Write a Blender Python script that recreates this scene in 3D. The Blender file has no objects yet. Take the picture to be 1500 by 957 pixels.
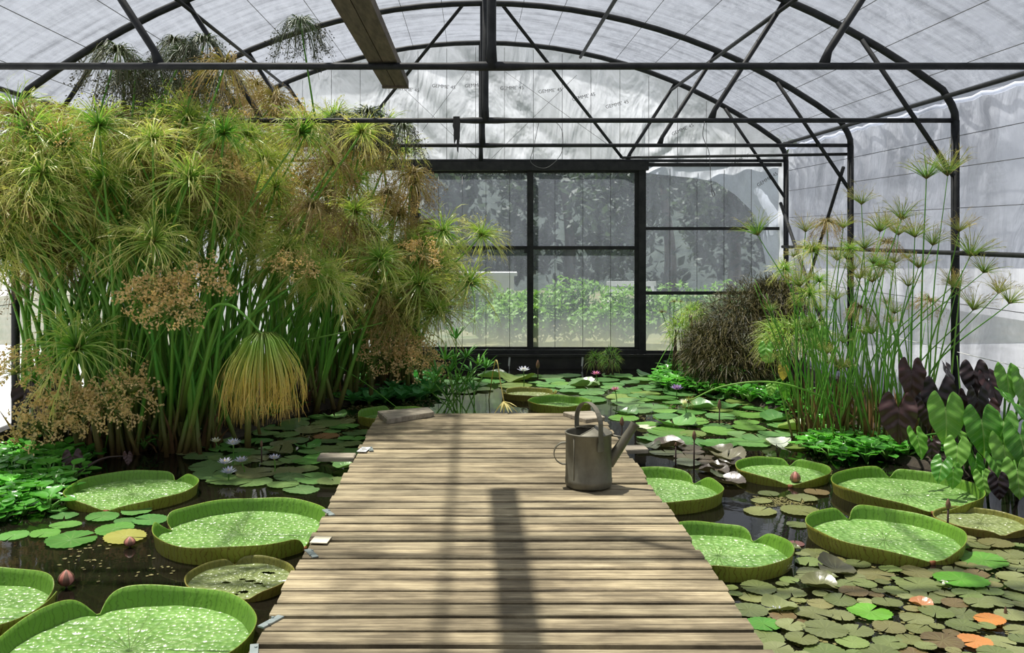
import bpy, math, random
from mathutils import Vector, Matrix, Quaternion, noise
PI = math.pi
S = bpy.context.scene
C = S.collection

# ------------------------------------------------------------------ camera, sky, sun, exposure
F, VX, VY, CZ = 1400.0, 692.0, 345.0, 1.5
cam_d = bpy.data.cameras.new('camera'); cam = bpy.data.objects.new('camera', cam_d); C.objects.link(cam)
cam.location = (0, 0, CZ); cam.rotation_euler = (PI/2, 0, 0)
cam_d.sensor_width = 36; cam_d.lens = 36*F/1500
cam_d.shift_x = (750-VX)/1500; cam_d.shift_y = -(478.5-VY)/1500
cam_d.clip_start = .05; cam_d.clip_end = 300
S.camera = cam
SKY_STRENGTH, SUN_STRENGTH, EXPOSURE = .34, 12.0, 0.0
w = bpy.data.worlds.new('sky'); S.world = w; w.use_nodes = True
bg = w.node_tree.nodes['Background']; bg.inputs[0].default_value = (.80, .87, 1.0, 1); bg.inputs[1].default_value = SKY_STRENGTH
sd = bpy.data.lights.new('sun', 'SUN'); sun = bpy.data.objects.new('sun', sd); C.objects.link(sun)
sd.energy = SUN_STRENGTH; sd.angle = math.radians(1.3); sd.color = (1.0, .955, .86)
sun.rotation_euler = Vector((.67, -.52, -2.46)).to_track_quat('-Z', 'Y').to_euler()
sun.location = (-3, 3, 9)
S.view_settings.view_transform = 'Standard'; S.view_settings.look = 'None'
S.view_settings.exposure = EXPOSURE; S.view_settings.gamma = 1; S.view_settings.use_curve_mapping = False
S.cycles.transparent_max_bounces = 16
S.cycles.max_bounces = 8

WATER = -.15
def at(px, py, D):
    return Vector(((px-VX)/F*D, D, CZ-(py-VY)/F*D))
def onz(px, py, z):
    D = F*(CZ-z)/(py-VY)
    return Vector(((px-VX)/F*D, D, z))
def onw(px, py): return onz(px, py, WATER)

# ------------------------------------------------------------------ node helpers
class NT:
    def __init__(s, name):
        s.m = bpy.data.materials.new(name); s.m.use_nodes = True
        s.t = s.m.node_tree; s.t.nodes.clear()
        s.out = s.t.nodes.new('ShaderNodeOutputMaterial')
    def n(s, typ, ins=None, **kw):
        nd = s.t.nodes.new(typ)
        for k, v in kw.items(): setattr(nd, k, v)
        for k, v in (ins or {}).items():
            sock = nd.inputs[k]
            if isinstance(v, bpy.types.NodeSocket): s.t.links.new(v, sock)
            else:
                if isinstance(v, (tuple, list)) and len(v) == 3 and sock.type == 'RGBA': v = (*v, 1)
                sock.default_value = v
        return nd
    def link(s, a, b): s.t.links.new(a, b)
    def ramp(s, fac, stops):
        r = s.n('ShaderNodeValToRGB', {0: fac})
        e = r.color_ramp.elements
        while len(e) < len(stops): e.new(.5)
        for el, (p, c) in zip(e, stops):
            el.position = p; el.color = (*c, 1) if len(c) == 3 else c
        return r.outputs[0]
    def noise(s, scale, detail=3, rough=.55, vec=None, dist=0):
        d = {'Scale': scale, 'Detail': detail, 'Roughness': rough, 'Distortion': dist}
        if vec is not None: d['Vector'] = vec
        return s.n('ShaderNodeTexNoise', d).outputs[0]
    def mapped(s, scale, out='Object', loc=(0, 0, 0)):
        tc = s.n('ShaderNodeTexCoord')
        return s.n('ShaderNodeMapping', {'Vector': tc.outputs[out], 'Scale': scale, 'Location': loc}).outputs[0]
    def mix(s, fac, a, b, mode='MIX'):
        nd = s.t.nodes.new('ShaderNodeMix'); nd.data_type = 'RGBA'; nd.blend_type = mode
        for idx, v in ((0, fac), (6, a), (7, b)):
            if isinstance(v, bpy.types.NodeSocket): s.t.links.new(v, nd.inputs[idx])
            else: nd.inputs[idx].default_value = (*v, 1) if isinstance(v, (tuple, list)) else v
        return nd.outputs[2]
    def math(s, op, a, b=0.0, c=0.0):
        nd = s.t.nodes.new('ShaderNodeMath'); nd.operation = op
        for i, v in enumerate((a, b, c)):
            if isinstance(v, bpy.types.NodeSocket): s.t.links.new(v, nd.inputs[i])
            else: nd.inputs[i].default_value = v
        return nd.outputs[0]
    def attr(s, name): return s.n('ShaderNodeAttribute', attribute_name=name).outputs['Fac']
    def bump(s, h, strength=.3, dist=.01, normal=None):
        d = {'Height': h, 'Strength': strength, 'Distance': dist}
        if normal is not None: d['Normal'] = normal
        return s.n('ShaderNodeBump', d).outputs[0]
    def princ(s, col, rough=.5, metal=0, normal=None, spec=.5, **ins):
        d = {'Base Color': col, 'Roughness': rough, 'Metallic': metal, 'Specular IOR Level': spec}
        d.update(ins)
        if normal is not None: d['Normal'] = normal
        return s.n('ShaderNodeBsdfPrincipled', d).outputs[0]
    def mixs(s, fac, a, b):
        nd = s.t.nodes.new('ShaderNodeMixShader')
        if isinstance(fac, bpy.types.NodeSocket): s.link(fac, nd.inputs[0])
        else: nd.inputs[0].default_value = fac
        s.link(a, nd.inputs[1]); s.link(b, nd.inputs[2])
        return nd.outputs[0]
    def done(s, sh):
        s.link(sh, s.out.inputs[0]); return s.m

def leaf_finish(T, col, rough, transl, normal=None, spec=.5):
    p = T.princ(col, rough, normal=normal, spec=spec)
    tc = T.mix(1.0, col, (1.15, 1.25, .6), 'MULTIPLY')
    tr = T.n('ShaderNodeBsdfTranslucent', {'Color': tc}).outputs[0]
    return T.done(T.mixs(transl, p, tr))

def mat_plain(name, c1, c2, scale=8, rough=.5, metal=0, bump=.1, stretch=(1, 1, 1), spec=.5, bd=.004):
    T = NT(name); v = T.mapped(stretch)
    nz = T.noise(scale, 5, .6, v)
    col = T.ramp(nz, [(.3, c1), (.7, c2)])
    return T.done(T.princ(col, rough, metal, T.bump(nz, bump, bd), spec))

def mat_leaf(name, c1, c2, rough=.4, transl=.3, scale=9, bump=.15, rand=.35, spec=.5):
    T = NT(name)
    nz = T.noise(scale, 3, .55, T.mapped((1, 1, 1)))
    r = T.n('ShaderNodeObjectInfo').outputs['Random']
    f = T.math('ADD', T.math('MULTIPLY', nz, 1-rand), T.math('MULTIPLY', r, rand))
    col = T.ramp(f, [(.25, c1), (.7, c2)])
    return leaf_finish(T, col, rough, transl, T.bump(nz, bump, .005), spec)

def mat_ray(name, stops_a, stops_b, transl=.35, rough=.5):
    """thin stalks: colour runs along the ray (attribute t); each plant head mixes two such runs"""
    T = NT(name)
    t = T.attr('t'); v = T.attr('v')
    a = T.ramp(t, stops_a); b = T.ramp(t, stops_b)
    r = T.n('ShaderNodeObjectInfo').outputs['Random']
    f = T.math('ADD', T.math('MULTIPLY', r, .75), T.math('MULTIPLY_ADD', v, .5, -.15))
    f = T.n('ShaderNodeClamp', {0: f}).outputs[0]
    col = T.mix(f, a, b)
    return leaf_finish(T, col, rough, transl)

# ------------------------------------------------------------------ mesh builder
class MB:
    def __init__(s): s.v = []; s.f = []; s.t = []; s.u = []; s.smooth = True
    def add(s, vs, fs, t=None, u=None):
        o = len(s.v); s.v.extend([tuple(p) for p in vs]); s.f.extend([tuple(i+o for i in f) for f in fs])
        s.t.extend(t if t else [0.0]*len(vs)); s.u.extend(u if u else [0.0]*len(vs))
    def box(s, c, d, rot=None, t=0.0, u=0.0):
        c = Vector(c); vs = []
        for i in (-1, 1):
            for j in (-1, 1):
                for k in (-1, 1):
                    p = Vector((i*d[0]/2, j*d[1]/2, k*d[2]/2))
                    if rot is not None: p = rot @ p
                    vs.append(c+p)
        s.add(vs, [(0, 1, 3, 2), (4, 6, 7, 5), (0, 4, 5, 1), (2, 3, 7, 6), (0, 2, 6, 4), (1, 5, 7, 3)], [t]*8, [u]*8)
    def tube(s, pts, rad, n=8, cap=True, flat=None, u=0.0, tv=None):
        pts = [Vector(p) for p in pts]; m = len(pts)
        if not isinstance(rad, (list, tuple)): rad = [rad]*m
        vs = []; ts = []
        tan = [(pts[min(i+1, m-1)]-pts[max(i-1, 0)]).normalized() for i in range(m)]
        ref = Vector((0, 0, 1)) if abs(tan[0].z) < .9 else Vector((1, 0, 0))
        nx = tan[0].cross(ref).normalized()
        for i in range(m):
            nx = (nx - tan[i]*nx.dot(tan[i])).normalized(); ny = tan[i].cross(nx)
            for k in range(n):
                a = 2*PI*(k+.5)/n
                ca, sa = math.cos(a)*rad[i], math.sin(a)*rad[i]
                if flat: ca *= flat[0]; sa *= flat[1]
                vs.append(pts[i]+nx*ca+ny*sa); ts.append(i/(m-1) if tv is None else tv)
        fs = [(i*n+k, i*n+(k+1) % n, (i+1)*n+(k+1) % n, (i+1)*n+k) for i in range(m-1) for k in range(n)]
        if cap: fs += [tuple(reversed(range(n))), tuple((m-1)*n+k for k in range(n))]
        s.add(vs, fs, ts, [u]*len(vs))
    def ribbon(s, pts, wid, side, u=0.0, t0=0.0, t1=1.0):
        m = len(pts); vs = []; ts = []
        for i, p in enumerate(pts):
            ww = wid[i] if isinstance(wid, (list, tuple)) else wid
            vs += [p-side*ww*.5, p+side*ww*.5]; t = t0+(t1-t0)*i/(m-1); ts += [t, t]
        s.add(vs, [(2*i, 2*i+1, 2*i+3, 2*i+2) for i in range(m-1)], ts, [u]*(2*m))
    def strap(s, pts, side, width, th):
        """flat bar bent along pts; side is its width direction"""
        pts = [Vector(p) for p in pts]; m = len(pts); side = Vector(side).normalized(); vs = []
        for i in range(m):
            tg = (pts[min(i+1, m-1)]-pts[max(i-1, 0)]).normalized(); nn = tg.cross(side).normalized()
            for a, b in ((-1, -1), (1, -1), (1, 1), (-1, 1)): vs.append(pts[i]+side*a*width/2+nn*b*th/2)
        fs = [(i*4+k, i*4+(k+1) % 4, (i+1)*4+(k+1) % 4, (i+1)*4+k) for i in range(m-1) for k in range(4)]
        fs += [(3, 2, 1, 0), tuple((m-1)*4+k for k in range(4))]
        s.add(vs, fs)
    def lathe(s, prof, n=32, c=(0, 0, 0), close=False):
        c = Vector(c); m = len(prof)
        vs = [c+Vector((r*math.cos(2*PI*k/n), r*math.sin(2*PI*k/n), z)) for r, z in prof for k in range(n)]
        fs = [(i*n+k, i*n+(k+1) % n, (i+1)*n+(k+1) % n, (i+1)*n+k) for i in range(m-1) for k in range(n)]
        s.add(vs, fs)
    def mesh(s, name, m=None, smooth=True):
        me = bpy.data.meshes.new(name); me.from_pydata(s.v, [], s.f)
        a = me.attributes.new('t', 'FLOAT', 'POINT'); a.data.foreach_set('value', s.t)
        a = me.attributes.new('v', 'FLOAT', 'POINT'); a.data.foreach_set('value', s.u)
        if m: me.materials.append(m)
        me.polygons.foreach_set('use_smooth', [smooth]*len(me.polygons))
        me.update(); return me
    def build(s, name, m, parent=None, world=True, smooth=True, origin=None):
        """world=True: points were given in world space"""
        off = Vector((0, 0, 0))
        if world and parent is not None: off = wloc(parent)
        org = Vector(origin) if origin is not None else off
        if world and (parent is not None or origin is not None):
            s.v = [tuple(Vector(p)-org) for p in s.v]
        o = bpy.data.objects.new(name, s.mesh(name, m, smooth)); C.objects.link(o)
        if parent is not None: o.parent = parent
        if world: o.location = org-off
        return o
def wloc(o):
    p = Vector((0, 0, 0))
    while o is not None: p += o.location; o = o.parent
    return p
def tag(o, label, cat, group=None, kind=None):
    if label: o['label'] = label
    if cat: o['category'] = cat
    if group: o['group'] = group
    if kind: o['kind'] = kind
    return o
def thing(name, label, cat, loc=(0, 0, 0), group=None, rz=0):
    o = bpy.data.objects.new(name, None); C.objects.link(o); o.location = loc; o.rotation_euler = (0, 0, rz)
    o.empty_display_size = .1
    return tag(o, label, cat, group)
def struct(o, label=None): o['kind'] = 'structure'; return tag(o, label, None) if label else o
def link_mesh(name, me, parent=None, loc=(0, 0, 0), rot=None, sc=1.0):
    o = bpy.data.objects.new(name, me); C.objects.link(o)
    if parent is not None: o.parent = parent
    o.location = loc
    if rot is not None:
        if isinstance(rot, Quaternion): o.rotation_mode = 'QUATERNION'; o.rotation_quaternion = rot
        else: o.rotation_euler = rot
    o.scale = sc if isinstance(sc, (tuple, list)) else (sc, sc, sc)
    return o
def copy_thing(src, label=None, group=None):
    r = src.copy(); C.objects.link(r)
    if label: r['label'] = label
    if group: r['group'] = group
    for ch in src.children:
        c = ch.copy(); C.objects.link(c); c.parent = r
        for g in ch.children:
            d = g.copy(); C.objects.link(d); d.parent = c
    return r
def bez(p, n=12):
    """smooth curve through points"""
    p = [Vector(q) for q in p]; out = []
    q = [p[0]*2-p[1]]+p+[p[-1]*2-p[-2]]
    for i in range(1, len(q)-2):
        for k in range(n):
            t = k/n
            out.append(.5*((2*q[i])+(q[i+1]-q[i-1])*t+(2*q[i-1]-5*q[i]+4*q[i+1]-q[i+2])*t*t+(3*q[i]-q[i-1]-3*q[i+1]+q[i+2])*t**3))
    out.append(p[-1]); return out

# ------------------------------------------------------------------ materials
def mat_film(name, op_lo, op_hi, tint, streak=(1, 1, 1), diffuse=.3, bumps=.25, bscale=3, dirt=.35, nsc=1.6):
    T = NT(name)
    v = T.mapped(streak)
    n1 = T.noise(nsc, 6, .62, v, .4); n2 = T.noise(60, 3, .6)
    dark = tuple(c*(1-dirt) for c in tint)
    col = T.ramp(T.math('ADD', T.math('MULTIPLY', n1, .8), T.math('MULTIPLY', n2, .2)), [(.36, dark), (.6, tint)])
    wr = T.noise(bscale, 4, .5, T.mapped((1, 1, .45)), .5)
    nb = T.bump(wr, bumps, .2)
    tr = T.n('ShaderNodeBsdfTranslucent', {'Color': col, 'Normal': nb}).outputs[0]
    df = T.n('ShaderNodeBsdfDiffuse', {'Color': col, 'Normal': nb}).outputs[0]
    body = T.mixs(diffuse, tr, df)
    clear = T.n('ShaderNodeBsdfTransparent', {'Color': (.97, .97, .98)}).outputs[0]
    fac = T.n('ShaderNodeMapRange', {0: n1, 1: .35, 2: .65, 3: op_hi, 4: op_lo}).outputs[0]
    return T.done(T.mixs(fac, clear, body))
M = {}
M['roof_film'] = mat_film('roof_film', .36, .62, (.40, .43, .50), (.7, 4.5, .7), .25, .4, 2.2, .62, 1.7)
M['left_film'] = mat_film('left_side_film', .30, .55, (.66, .68, .72), (1, 1.6, .4), .3, .5, 3.0, .3, 1.4)
M['side_film'] = mat_film('side_film', .78, .95, (.52, .55, .63), (1, 1.6, .4), .3, .6, 3.0, .35, 1.4)
M['gable_film'] = mat_film('gable_film', .86, .95, (.84, .88, .98), (1, 1, 1), .22, .5, 2.2, .3, 1.1)
T = NT('hazy_panel')   # cloudy rigid sheet: milky scatter over a slightly blurred view
v = T.mapped((6, 1, .8)); nz = T.noise(2.2, 5, .6, v); nz2 = T.noise(1.7, 4, .6)
clear = T.n('ShaderNodeBsdfRefraction', {'Color': (.90, .93, .99), 'Roughness': .12, 'IOR': 1.06}).outputs[0]
milky = T.n('ShaderNodeBsdfTranslucent', {'Color': (.72, .80, .98)}).outputs[0]
gl = T.n('ShaderNodeBsdfGlossy', {'Roughness': .3}).outputs[0]
f = T.math('MULTIPLY_ADD', nz, .16, T.math('MULTIPLY', nz2, .16))
zz = T.n('ShaderNodeSeparateXYZ', {0: T.n('ShaderNodeNewGeometry').outputs['Position']}).outputs[2]
low = T.n('ShaderNodeMapRange', {0: T.math('ADD', zz, T.math('MULTIPLY', nz2, .35)), 1: .15, 2: .75, 3: .5, 4: .0}).outputs[0]
f = T.math('ADD', f, low)
T.link(T.mix(T.math('MULTIPLY', low, 2.0), (.72, .80, .98), (.62, .66, .46)), milky.node.inputs[0])
b = T.mixs(f, clear, milky)
M['panel'] = T.done(T.mixs(.04, b, gl))
M['steel'] = mat_plain('dark_galvanised_steel', (.010, .011, .012), (.028, .030, .032), 14, .6, .1, .1, spec=.25)
M['frame'] = mat_plain('weathered_dark_frame', (.012, .013, .014), (.035, .035, .035), 9, .7, .0, .2, spec=.3)
M['liner'] = mat_plain('black_pond_wall', (.006, .006, .006), (.03, .028, .024), 6, .55, 0, .3)
M['wire'] = mat_plain('wire', (.06, .06, .06), (.12, .12, .12), 20, .5, .3)
M['soil'] = mat_plain('dark_soil', (.012, .009, .006), (.05, .038, .022), 14, .9, 0, .8, bd=.03)
M['gravel'] = mat_plain('pale_ground', (.46, .47, .48), (.62, .63, .65), 3, .9, 0, .3)
M['earth'] = mat_plain('dry_weedy_ground', (.04, .07, .02), (.16, .14, .07), 1.6, .9, 0, .4, bd=.05)
M['white'] = mat_plain('white_paint', (.75, .76, .77), (.85, .85, .85), 5, .5)

T = NT('deck_wood')
v = T.mapped((.55, 15, 1)); u = T.attr('v')
vv = T.n('ShaderNodeVectorMath', {0: v, 1: T.n('ShaderNodeCombineXYZ', {0: T.math('MULTIPLY', u, 37.0), 1: T.math('MULTIPLY', u, 11.0)}).outputs[0]}, operation='ADD').outputs[0]
g1 = T.noise(3.6, 8, .72, vv, .4)
g2 = T.noise(13, 4, .6, vv, .3)
blot = T.noise(2.6, 4, .6, T.mapped((1, 1.8, 1), loc=(3, 1, 0)))
col = T.ramp(g1, [(.24, (.085, .068, .044)), (.40, (.235, .19, .118)), (.54, (.42, .345, .21)), (.72, (.68, .58, .385))])
grey = T.mix(T.math('MULTIPLY', u, .55), col, T.mix(1, col, (.62, .66, .68), 'MULTIPLY'))
stain = T.ramp(blot, [(.40, (.36, .35, .34)), (.62, (1, 1, 1))])
fine = T.ramp(g2, [(.27, (.5, .47, .44)), (.38, (1, 1, 1))])
col = T.mix(.7, T.mix(.8, grey, stain, 'MULTIPLY'), T.mix(1, grey, fine, 'MULTIPLY'), 'MULTIPLY')
col = T.mix(.45, T.mix(.8, grey, stain, 'MULTIPLY'), fine, 'MULTIPLY')
M['deck'] = T.done(T.princ(col, .72, normal=T.bump(T.math('ADD', g1, T.math('MULTIPLY', g2, .5)), .5, .006), spec=.3))
M['grey_wood'] = mat_plain('grey_weathered_wood', (.14, .12, .09), (.42, .37, .28), 3.5, .8, 0, .4, (1.2, 9, 4))
M['old_board'] = mat_plain('old_brown_board', (.035, .026, .018), (.13, .10, .07), 4, .8, 0, .4, (9, 1.2, 4))
M['zinc'] = mat_plain('dull_zinc', (.105, .098, .07), (.20, .19, .145), 11, .5, .4, .12, (1, 1, .6))
M['zinc_shade'] = mat_plain('dull_zinc_shade', (.06, .06, .05), (.12, .11, .1), 11, .6, .4)

T = NT('pond_water')
rip = T.noise(5, 3, .5, T.mapped((1, 1, 1))); mud = T.noise(1.3, 4, .6)
bc = T.ramp(mud, [(.35, (.003, .003, .003)), (.7, (.012, .010, .006))])
M['water'] = T.done(T.princ(bc, .035, normal=T.bump(rip, .05, .02), spec=.5, **{'IOR': 1.33}))

# giant pad floor, rims
def mat_padfloor(name, c1, c2, c3):
    T = NT(name)
    obj = T.mapped((1, 1, 1))
    vo = T.n('ShaderNodeTexVoronoi', {'Vector': obj, 'Scale': 40.0, 'Randomness': .85}, feature='SMOOTH_F1').outputs['Distance']
    nz = T.noise(5, 4, .6, obj)
    ang = T.attr('v'); rr = T.attr('t')
    rib = T.math('POWER', T.math('ABSOLUTE', T.math('SINE', T.math('MULTIPLY', ang, PI*26))), .25)
    ribm = T.math('MULTIPLY', T.math('SUBTRACT', 1.0, rib), T.math('SUBTRACT', 1.15, rr))
    h = T.math('SUBTRACT', T.math('MULTIPLY', vo, -1.0), T.math('MULTIPLY', ribm, .5))
    col = T.ramp(T.math('ADD', T.math('MULTIPLY', nz, .6), T.math('MULTIPLY', vo, .75)), [(.35, c3), (.52, c2), (.75, c1)])
    col = T.mix(T.math('MULTIPLY', ribm, .5), col, (.36, .44, .17))
    return leaf_finish(T, col, .33, .12, T.bump(h, .9, .02), .9)
M['pad_floor'] = mat_padfloor('giant_pad_green', (.14, .30, .06), (.23, .42, .11), (.33, .50, .18))
M['pad_floor_old'] = mat_padfloor('giant_pad_yellowing', (.20, .25, .08), (.27, .33, .13), (.33, .37, .16))
def mat_rim(name, inner, outer, vein):
    T = NT(name)
    side = T.attr('t'); a = T.attr('v')
    uv = T.n('ShaderNodeCombineXYZ', {0: T.math('MULTIPLY', a, 1.0), 1: 0.0}).outputs[0]
    obj = T.mapped((1, 1, 1))
    nz = T.noise(14, 3, .6, obj)
    wv = T.math('SINE', T.math('ADD', T.math('MULTIPLY', a, 2*PI*48), T.math('MULTIPLY', nz, 9.0)))
    line = T.n('ShaderNodeMapRange', {0: T.math('ABSOLUTE', wv), 1: .0, 2: .42, 3: 1.0, 4: 0.0}).outputs[0]
    nz2 = T.noise(4, 3, .6, obj)
    oc = T.mix(T.math('MULTIPLY', line, .75), T.mix(nz2, outer, tuple(c*.75 for c in outer)), vein)
    ic = T.mix(T.math('MULTIPLY', line, .65), inner, tuple(c*.45 for c in inner))
    col = T.mix(side, ic, oc)
    return leaf_finish(T, col, .42, .27, T.bump(wv, .3, .004))
M['rim'] = mat_rim('giant_pad_rim', (.17, .36, .04), (.36, .35, .06), (.15, .055, .015))
M['rim_old'] = mat_rim('giant_pad_rim_yellowing', (.24, .24, .05), (.32, .27, .06), (.20, .09, .03))
M['red_notch'] = mat_plain('red_notch', (.22, .06, .02), (.30, .13, .04), 20, .5)

T = NT('lily_pad')      # object colour, veins radiating from the stalk
oc = T.n('ShaderNodeObjectInfo'); rr = T.attr('t'); a = T.attr('v')
nz = T.noise(9, 4, .6, T.mapped((.12, .12, .12)))
nzb = T.noise(3, 4, .6, T.mapped((.25, .25, .25)))
vein = T.math('POWER', T.math('ABSOLUTE', T.math('SINE', T.math('MULTIPLY', a, PI*13))), .3)
veinm = T.math('MULTIPLY', T.math('SUBTRACT', 1.0, vein), T.math('SUBTRACT', 1.1, rr))
col = T.mix(nzb, oc.outputs['Color'], T.mix(1, oc.outputs['Color'], (.62, .6, .5), 'MULTIPLY'))
col = T.mix(T.math('MULTIPLY', veinm, .8), col, T.mix(.5, oc.outputs['Color'], (.45, .5, .2)))
M['lily'] = leaf_finish(T, col, .3, .1, T.bump(T.math('SUBTRACT', nz, T.math('MULTIPLY', veinm, .8)), .3, .01), .8)

M['hyacinth'] = mat_leaf('hyacinth_leaf', (.05, .24, .025), (.16, .52, .07), .28, .3, 6, .1, .5, .9)
M['lettuce'] = mat_leaf('water_lettuce_leaf', (.05, .26, .07), (.13, .42, .12), .5, .25, 6, .2, .5)
def mat_taro(name, c1, c2, vein, rough, transl):
    T = NT(name); nz = T.noise(5, 3, .55); rd = T.n('ShaderNodeObjectInfo').outputs['Random']
    col = T.ramp(T.math('ADD', T.math('MULTIPLY', nz, .5), T.math('MULTIPLY', rd, .5)), [(.2, c1), (.75, c2)])
    ax = T.attr('t'); al = T.attr('v')
    l1 = T.n('ShaderNodeMapRange', {0: T.math('ABSOLUTE', T.math('SINE', T.math('MULTIPLY', al, 26.0))), 1: 0.0, 2: .22, 3: 1.0, 4: 0.0}).outputs[0]
    l2 = T.n('ShaderNodeMapRange', {0: ax, 1: .004, 2: .02, 3: 1.0, 4: 0.0}).outputs[0]
    ln = T.math('MAXIMUM', T.math('MULTIPLY', l1, .6), l2)
    col = T.mix(T.math('MULTIPLY', ln, .7), col, vein)
    return leaf_finish(T, col, rough, transl, T.bump(T.math('SINE', T.math('MULTIPLY', al, 26.0)), .3, .01), .5)
M['taro'] = mat_taro('taro_leaf', (.07, .27, .03), (.26, .52, .09), (.42, .58, .2), .38, .42)
M['taro_dark'] = mat_taro('dark_taro_leaf', (.016, .010, .013), (.06, .024, .024), (.05, .03, .03), .32, .15)
M['taro_old'] = mat_taro('yellow_taro_leaf', (.45, .30, .06), (.58, .44, .12), (.5, .36, .1), .5, .35)
M['stalk'] = mat_leaf('green_stalk', (.06, .20, .03), (.17, .36, .06), .45, .15, 5, .1, .4)
M['dark_stalk'] = mat_leaf('dark_stalk', (.02, .012, .01), (.06, .03, .02), .5, .05, 5, .1, .4)
M['culm'] = mat_ray('papyrus_culm', [(0, (.11, .055, .02)), (.12, (.12, .17, .03)), (.26, (.12, .42, .04)), (1, (.14, .40, .05))],
                    [(0, (.15, .09, .04)), (.14, (.26, .25, .06)), (.35, (.26, .48, .07)), (1, (.18, .36, .05))], .22)
M['ray_green'] = mat_ray('papyrus_ray_green', [(0, (.12, .10, .03)), (.15, (.10, .34, .05)), (.6, (.24, .46, .08)), (1, (.48, .50, .15))],
                         [(0, (.22, .14, .05)), (.2, (.40, .52, .13)), (.65, (.70, .68, .26)), (1, (.78, .64, .30))], .42, .35)  # paler run: straw tone plus sun highlights put into the ray colour
M['ray_dry'] = mat_ray('papyrus_ray_dry', [(0, (.13, .10, .03)), (.3, (.28, .30, .07)), (.7, (.50, .44, .14)), (1, (.46, .32, .12))],
                       [(0, (.10, .07, .03)), (.4, (.30, .21, .08)), (1, (.24, .14, .06))], .25)
M['ray_right'] = mat_ray('slender_papyrus_ray', [(0, (.16, .10, .03)), (.2, (.10, .26, .05)), (.6, (.18, .32, .07)), (1, (.34, .30, .10))],
                         [(0, (.20, .12, .04)), (.2, (.26, .30, .08)), (.65, (.40, .34, .11)), (1, (.38, .24, .09))], .3)
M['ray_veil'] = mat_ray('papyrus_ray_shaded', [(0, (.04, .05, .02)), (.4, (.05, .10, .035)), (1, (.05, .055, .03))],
                       [(0, (.05, .05, .02)), (.4, (.09, .13, .04)), (1, (.09, .07, .04))], .12)  # backlit silhouette: the shade is put into these dark ray colours
M['ray_dark'] = mat_ray('dark_sedge_ray', [(0, (.03, .03, .01)), (.5, (.065, .07, .018)), (1, (.20, .17, .05))],
                       [(0, (.025, .018, .008)), (.5, (.075, .05, .02)), (1, (.24, .15, .06))], .15)
M['ray_tan'] = mat_ray('papyrus_ray_tan', [(0, (.12, .24, .05)), (.4, (.25, .33, .09)), (.7, (.85, .64, .32)), (1, (.92, .70, .38))],
                       [(0, (.14, .2, .05)), (.4, (.3, .3, .1)), (.7, (.82, .62, .32)), (1, (.88, .64, .34))], .25)
M['ray_broom'] = mat_ray('papyrus_ray_broom', [(0, (.14, .16, .03)), (.25, (.24, .44, .07)), (.6, (.52, .54, .13)), (1, (.70, .48, .15))],
                         [(0, (.16, .14, .03)), (.25, (.3, .46, .08)), (.55, (.66, .56, .17)), (1, (.74, .46, .15))])
M['sheath'] = mat_leaf('dry_sheath', (.10, .05, .02), (.30, .18, .07), .7, .15, 6, .2, .6)
M['sedge'] = mat_leaf('umbrella_sedge', (.04, .20, .02), (.13, .38, .045), .45, .2, 6, .1, .4)
M['straw'] = mat_leaf('straw', (.50, .40, .10), (.66, .58, .22), .6, .25, 6, .1, .3)
M['petal_blue'] = mat_leaf('pale_blue_petal', (.46, .46, .84), (.76, .76, .97), .5, .35, 6, .05, .3)
M['petal_purple'] = mat_leaf('purple_petal', (.28, .16, .55), (.45, .30, .70), .5, .35, 6, .05, .3)
M['petal_pink'] = mat_leaf('pink_petal', (.55, .16, .45), (.70, .30, .58), .5, .35, 6, .05, .3)
M['petal_white'] = mat_leaf('white_petal', (.80, .80, .74), (.92, .92, .88), .5, .3, 6, .05, .3)
M['stamen'] = mat_plain('yellow_stamen', (.75, .50, .06), (.85, .62, .12), 20, .6)
M['bud'] = mat_plain('brown_bud', (.13, .07, .045), (.25, .13, .08), 12, .5, 0, .1, (6, 6, 1))
M['bud_pink'] = mat_plain('pink_bud', (.42, .13, .09), (.62, .30, .24), 7, .45, 0, .1, (6, 6, 1))
M['bark'] = mat_plain('bark', (.05, .04, .03), (.12, .10, .08), 8, .9, 0, .5)
M['tree_leaf'] = mat_leaf('outdoor_tree_leaf', (.012, .022, .018), (.07, .105, .075), .6, .3, 2, .1, .4)
M['bush_leaf'] = mat_leaf('outdoor_bush_leaf', (.05, .15, .015), (.17, .32, .05), .6, .35, 2, .1, .4)
M['hill'] = mat_plain('far_hillside', (.012, .022, .02), (.04, .055, .045), 2.5, 1, 0, .6, bd=.3)
M['debris'] = mat_leaf('floating_bits', (.08, .09, .025), (.20, .18, .06), .6, .05, 5, .1, .4)
M['print'] = mat_plain('grey_print', (.035, .035, .04), (.06, .06, .065), 30, .7)
M['card'] = mat_plain('card', (.62, .56, .40), (.70, .64, .48), 10, .7)
M['tag'] = mat_plain('plant_tag', (.62, .64, .62), (.72, .73, .70), 10, .5)
M['bracket'] = mat_plain('zinc_bracket', (.22, .27, .27), (.34, .39, .38), 20, .45, .4)

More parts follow.
